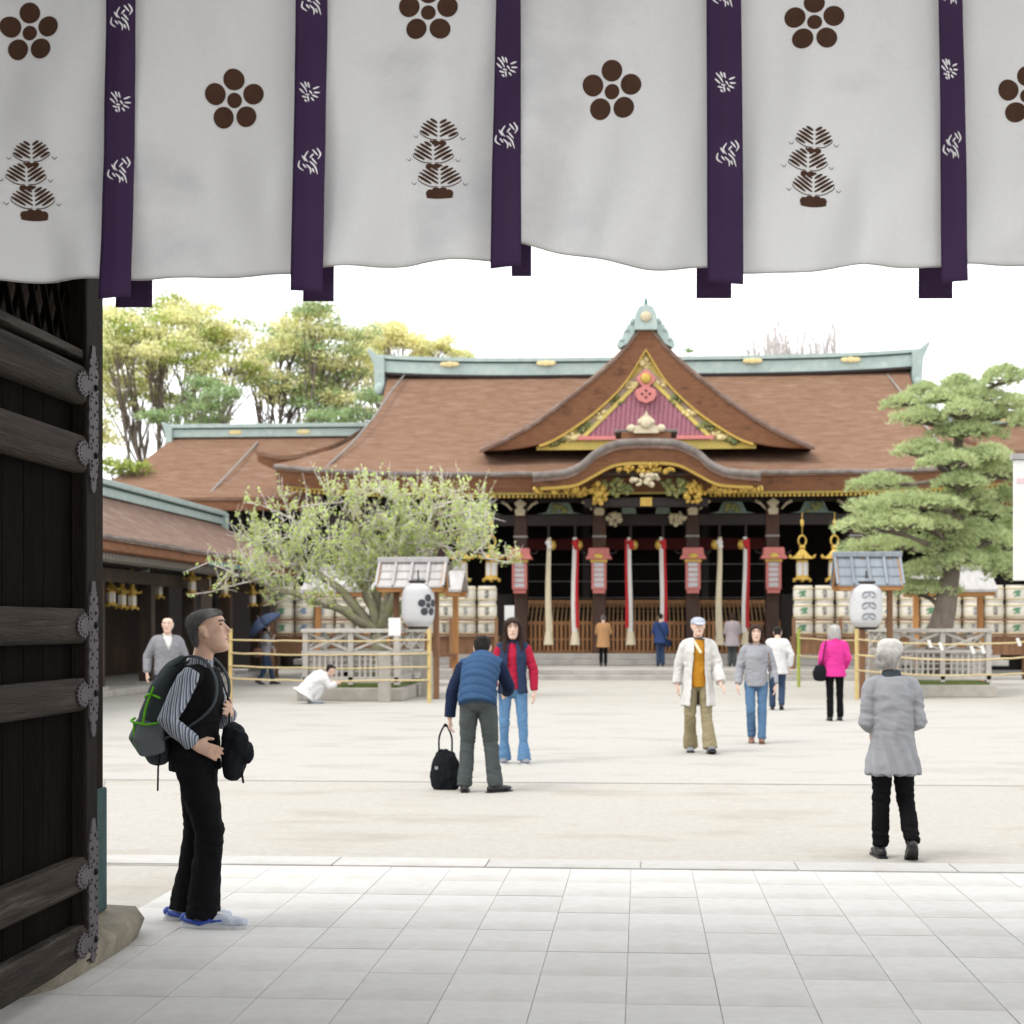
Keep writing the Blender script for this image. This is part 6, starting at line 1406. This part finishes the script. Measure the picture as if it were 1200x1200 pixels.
# --- man in pale coat and cap walking forward
J = pose(1.66, knL=(-.10, .08, .47), anL=(-.14, .16, .095), knR=(.10, .05, .47), anR=(.09, -.10, .09), ftL=(-.15, 1, .2), wrL=(-.27, .14, .86), elL=(-.235, .0, 1.08), elR=(.235, -.06, 1.07), wrR=(.25, -.02, .84), hnL=(-.4, .5, -.7), wide=.95, yaw=R(10), shL=(-.165, -.01, 1.345), shR=(.165, -.01, 1.345))
P0 = gnd(818, 882); t = person((P0.x, P0.y, 0), R(180), J, 'man in open pale coat, ochre sweater and grey cap walking forward', V2)
face(J, t, 'hair_grey'); hair(J, t, 'bald', 'hair_grey', .009)
m = MB(); Mh = headM(J); m.rings([[Mh @ p for p in hring(*h)] for h in [(.042, .098, -.115, .090), (.06, .104, -.118, .092), (.09, .095, -.11, .086), (.115, .065, -.085, .066), (.128, .02, -.04, .03)]]); m.tube([Mh @ Vector(p) for p in ((0, .08, .055), (0, .13, .045), (0, .165, .035))], [.075, .07, .045], 14, rb=[.008] * 3, lat=(1, 0, 0), rnd=True); grow(m, 'cap', 'cap_grey', t, .009, 2, .002)
top(J, t, 'ochre', V2, 'sweater', .006, .10, sleeves='', wr=.005); collar(J, t, 'charcoal', .009, .04, .064, 'shirt_collar')
m = MB().tube([J['nck'] + Vector(p) for p in ((.06, .06, .0), (.03, .12, -.06), (-.03, .15, -.16))], .022, 8, rb=.012, rnd=True); grow(m, 'scarf', 'scarf', t, .008, 2, .002)
top(J, t, 'coat_pale', V2, 'coat', .036, .33, .20, .185, sadd=.024, wr=.004, solid=.008, cuff=.010, quilt=lambda c: .009 * max(0, min(1, (1.3 - c[2]) * 3)) * math.sin(math.atan2(c[1], c[0]) * 10 + 2.5 * math.sin(c[2] * 6)), cut=lambda c: c.y > .02 and -.08 - .03 * max(0, 1.2 - c.z) < c.x < .05 + .07 * max(0, 1.35 - c.z) and c.z < 1.46, neck=.8)
trousers(J, t, 'khaki', V2, .085, .0, .008, low=.03, wr=.008); shoes(J, t, 'shoe_grey', .009, 'shoe_black', 1.08)

# --- woman in grey sweater walking forward
J = pose(1.56, knR=(.07, .10, .45), anR=(.06, -.02, .11), knL=(-.08, .06, .45), anL=(-.075, .10, .085), ftR=(0, 1, -.3), elL=(-.22, -.05, 1.0), wrL=(-.25, .02, .78), elR=(.22, -.02, 1.0), wrR=(.24, .06, .78), yaw=R(4), wide=.92, shL=(-.150, -.01, 1.265), shR=(.150, -.01, 1.265))
P0 = gnd(886, 871); t = person((P0.x, P0.y, 0), R(176), J, 'woman in light grey sweater and blue jeans walking forward', V2)
face(J, t, 'hair_brown', .0026); hair(J, t, 'bob', 'hair_brown', .009, fuzz=(3500, .03, .002)); top(J, t, 'sweater_grey', V2, 'sweater', .022, .10, .16, sadd=.018, wr=.007)
trousers(J, t, 'jeans_mid', V2, .055, -.008, low=.02, wr=.005); shoes(J, t, 'shoe_brown', .009, 'shoe_brown')
sb = empty('shoulder_bag', (P0.x + .22, P0.y, .70), R(180), 'small blue shoulder bag at the hip of the grey sweater woman', 'bag')
m = MB().tube([(0, 0, 0), (0, 0, .1), (0, 0, .17)], [.08, .09, .075], 12, rb=[.03, .04, .03], lat=(0, 1, 0), rnd=True); grow(m, 'bag_body', 'jeans_dark', sb, .011, 2, .003); MB().tube([(0, .0, .17), (.06, .05, .5), (.1, .0, .64)], .01, 6).build('strap', 'shoe_brown', sb, smooth=180)

# --- person in white coat behind her
J = pose(1.56, knR=(.08, .06, .44), anR=(.08, -.10, .12), ftR=(0, 1, -.4), pitch=R(-14), hd=(0, .07, 1.42), elR=(.25, .0, 1.02))
P0 = gnd(911, 832); t = person((P0.x, P0.y, 0), R(-8), J, 'person in long white coat walking away toward the hall', .0125)
hair(J, t, 'short', 'hair_black', .012); top(J, t, 'white_coat', .0125, 'coat', .036, .20, .18, .14, sadd=.022, wr=.006); trousers(J, t, 'jeans_dark', .0125, .058); shoes(J, t, 'shoe_black', .012)

# --- woman in pink jacket
J = pose(1.56, knL=(-.07, .03, .45), anL=(-.075, -.03, .085), knR=(.09, .03, .45), anR=(.10, .04, .085), wrL=(-.19, .17, .86), wrR=(.19, .17, .86))
P0 = gnd(978, 845); t = person((P0.x, P0.y, 0), R(4), J, 'white-haired woman in bright pink jacket and dark trousers walking away', .0115)
face(J, t); hair(J, t, 'bob', 'hair_white', .011, wr=.008, fuzz=(2500, .03, .003)); top(J, t, 'hot_pink', .0115, 'jacket', .034, .13, .175, .135, sadd=.020, wr=.006); collar(J, t, 'hot_pink', .01, .05, .075)
trousers(J, t, 'black_cloth', .0115, .052, -.012); shoes(J, t, 'shoe_black', .011)
sb = empty('shoulder_bag', (P0.x - .24, P0.y - .06, .70), 0, 'black shoulder bag hanging beside the pink jacket', 'bag')
m = MB().tube([(0, 0, 0), (0, 0, .1), (0, 0, .18)], [.11, .13, .09], 14, rb=[.05, .06, .05], lat=(1, 0, 0), rnd=True); grow(m, 'bag_body', 'bag_black', sb, .012, 2, .004); MB().tube([(.02, -.02, .18), (.05, -.08, .4), (.09, -.03, .63)], .009, 6).build('strap', 'bag_black', sb, smooth=180)

# --- old man in cardigan by the corridor
J = pose(1.68, yaw=R(-18), wrR=(.30, .0, .86), elR=(.28, -.08, 1.1), wrL=(-.30, .08, .84), elL=(-.27, 0, 1.08), wide=1.06)
P0 = dep(196, 25.5); t = person((P0.x, P0.y, 0), R(205), J, 'balding old man in grey cardigan and jeans in front of the corridor', .0125)
face(J, t, 'hair_white'); hair(J, t, 'bald', 'hair_white', .012); top(J, t, 'white_cloth', .0125, 'shirt', .0, .05, sleeves='', wr=.002); collar(J, t, 'white_cloth', .011, .03, .068)
top(J, t, 'cardigan', .0125, 'cardigan', .03, .09, sadd=.022, solid=.008, cut=lambda c: c.y > .02 and abs(c.x) < .085 * (c.z - 1.17) / .25 and c.z > 1.17); trousers(J, t, 'jeans_dark', .0125, .068); shoes(J, t, 'shoe_black', .012)

# --- person with umbrella
J = pose(1.62, knL=(-.09, .12, .47), anL=(-.09, .20, .09), knR=(.09, .02, .47), anR=(.09, -.16, .12), elR=(.25, .06, 1.08), wrR=(.16, .22, 1.22), hnR=(-.2, .2, .9), thR=(-1, .2, 0), ftR=(0, 1, -.4), wrL=(-.24, .22, .95))
P0 = dep(311, 45.5); t = person((P0.x, P0.y, 0), R(-80), J, 'person in pale grey top and dark jeans walking under an umbrella', .0125, 'skin', .5, 1.2)
face(J, t); hair(J, t, 'bob', 'hair_black', .012); top(J, t, 'sweater_grey', .0125, 'blouse', .025, .12, .165, sadd=.02); trousers(J, t, 'jeans_dark', .0125, .058); shoes(J, t, 'shoe_black', .012)
um = empty('umbrella', (P0.x, P0.y, 1.2), R(-80), 'dark blue umbrella tilted over the walker by the plum barrier', 'umbrella')
Mu = Matrix.Translation((.14, .24, .05)) @ Matrix.Rotation(R(38), 4, 'X')
cn = MB(); prof = [(.03, .66), (.2, .63), (.38, .55), (.50, .44), (.56, .36)]
cn.grid(16, 4, lambda u, v: Mu @ Vector((sm([(i / 4, p[0]) for i, p in enumerate(prof)], v) * math.cos(u * 2 * math.pi) * (1 - .04 * v * abs(math.sin(u * 8 * math.pi))), sm([(i / 4, p[0]) for i, p in enumerate(prof)], v) * math.sin(u * 2 * math.pi), sm([(i / 4, p[1]) for i, p in enumerate(prof)], v) + .02 * v * abs(math.sin(u * 8 * math.pi)))))
co_ = cn.build('canopy', 'umbrella_blue', um, smooth=60); md = co_.modifiers.new('thickness', 'SOLIDIFY'); md.thickness = .004
MB().tube([Mu @ Vector((0, 0, -.12)), Mu @ Vector((0, 0, .74))], .008, 6).build('shaft', 'steel', um); MB().tube([Mu @ Vector((0, 0, -.12)), Mu @ Vector((0, 0, -.02))], .016, 8).build('handle', 'bag_black', um)
hb2 = empty('handbag', (P0.x - .15, P0.y - .22, .78), 0, 'brown shoulder bag of the walker under the umbrella', 'bag')
m = MB().tube([(0, 0, 0), (0, 0, .16)], [.13, .12], 12, rb=[.05, .04], lat=(1, 0, 0), rnd=True); grow(m, 'bag_body', 'shoe_brown', hb2, .014, 2, .003); MB().tube([(0, 0, .18), (.06, .06, .52)], .01, 6).build('strap', 'shoe_brown', hb2)

# --- crouching person in white
J = pose(1.62, pel=(0, -.12, .24), wst=(0, -.03, .37), cht=(0, .13, .49), nck=(0, .27, .57), hd=(0, .37, .655), shL=(-.17, .22, .54), shR=(.17, .22, .54), elL=(-.2, .32, .34), wrL=(-.1, .46, .40), elR=(.2, .32, .34), wrR=(.1, .46, .40), hpL=(-.09, -.12, .22), hpR=(.09, -.12, .22), knL=(-.13, .26, .36), knR=(.13, .26, .36), anL=(-.12, .02, .085), anR=(.12, .02, .085), hnL=(.3, .8, .2), hnR=(-.3, .8, .2), thL=(0, 0, 1), thR=(0, 0, 1), pitch=R(-25), wide=1.1)
P0 = gnd(368, 824); t = person((P0.x, P0.y - .2, 0), R(-72), J, 'person in white jacket crouching on the ground before the plum fence', .012)
face(J, t); hair(J, t, 'short', 'hair_black', .011)
m = MB(); k = J['s']; torso_add(m, J, .075, .10, .22, .22); m.tube([(0, -.1, .2), (0, .1, .32), (0, .22, .36)], [.24, .22, .2], 16, rb=[.16, .17, .13], lat=(1, 0, 0), rnd=True)
for s_ in 'LR': sleeve_add(m, J, s_, .03)
grow(m, 'jacket', 'white_coat', t, .012, 5, .010); trousers(J, t, 'white_coat', .012, .065, .012, low=.0); shoes(J, t, 'shoe_white', .011)

# --- three worshippers at the steps
for px, py, H, mt, tm, hr, low, lab, nm, hem in ((707, 782, 1.58, 'camel', 'black_cloth', 'hair_grey', .30, 'worshipper in camel coat and black stockings at the offertory box', 'coat', .19), (774, 779, 1.62, 'denim_coat', 'jeans_dark', 'hair_black', .18, 'worshipper in blue jacket and jeans at the offertory box', 'jacket', .18), (858, 781, 1.64, 'mauve', 'charcoal', 'hair_brown', .28, 'worshipper in pale mauve coat at the offertory box', 'coat', .21)):
    J = pose(H, elL=(-.21, .06, 1.04), wrL=(-.05, .22, 1.18), elR=(.21, .06, 1.04), wrR=(.05, .22, 1.18), hnL=(.1, .3, 1), hnR=(-.1, .3, 1), thL=(0, -1, 0), thR=(0, -1, 0), pitch=R(-12), knL=(-.07, .02, .47), anL=(-.07, -.02, .085), knR=(.07, .02, .47), anR=(.07, -.02, .085))
    P0 = gnd(px, py, .30); P0 = at(px, py, 53.2); t = person((P0.x, 53.2, .302), R(rng.uniform(-8, 8)), J, lab, .0145)
    hair(J, t, 'bob' if hr == 'hair_brown' else 'short', hr, .013); top(J, t, mt, .0145, nm, .045, low, hem, hem * .78, sadd=.026, wr=.006)
    trousers(J, t, tm, .0145, .05 if tm == 'black_cloth' else .062, -.02 if tm == 'black_cloth' else 0); shoes(J, t, 'shoe_black', .013)
P0 = at(774, 779, 53.2); sb = empty('shoulder_bag', (P0.x + .22, 53.1, .95), 0, 'dark blue bag slung at the side of the blue jacket worshipper', 'bag')
m = MB().tube([(0, 0, 0), (0, 0, .16)], [.11, .10], 12, rb=[.05, .04], lat=(1, 0, 0), rnd=True); grow(m, 'bag_body', 'navy', sb, .014, 2, .003); MB().tube([(-.02, -.02, .18), (-.2, -.12, .50), (-.33, -.06, .72)], .014, 6).build('strap', 'navy', sb)
finish_jobs()
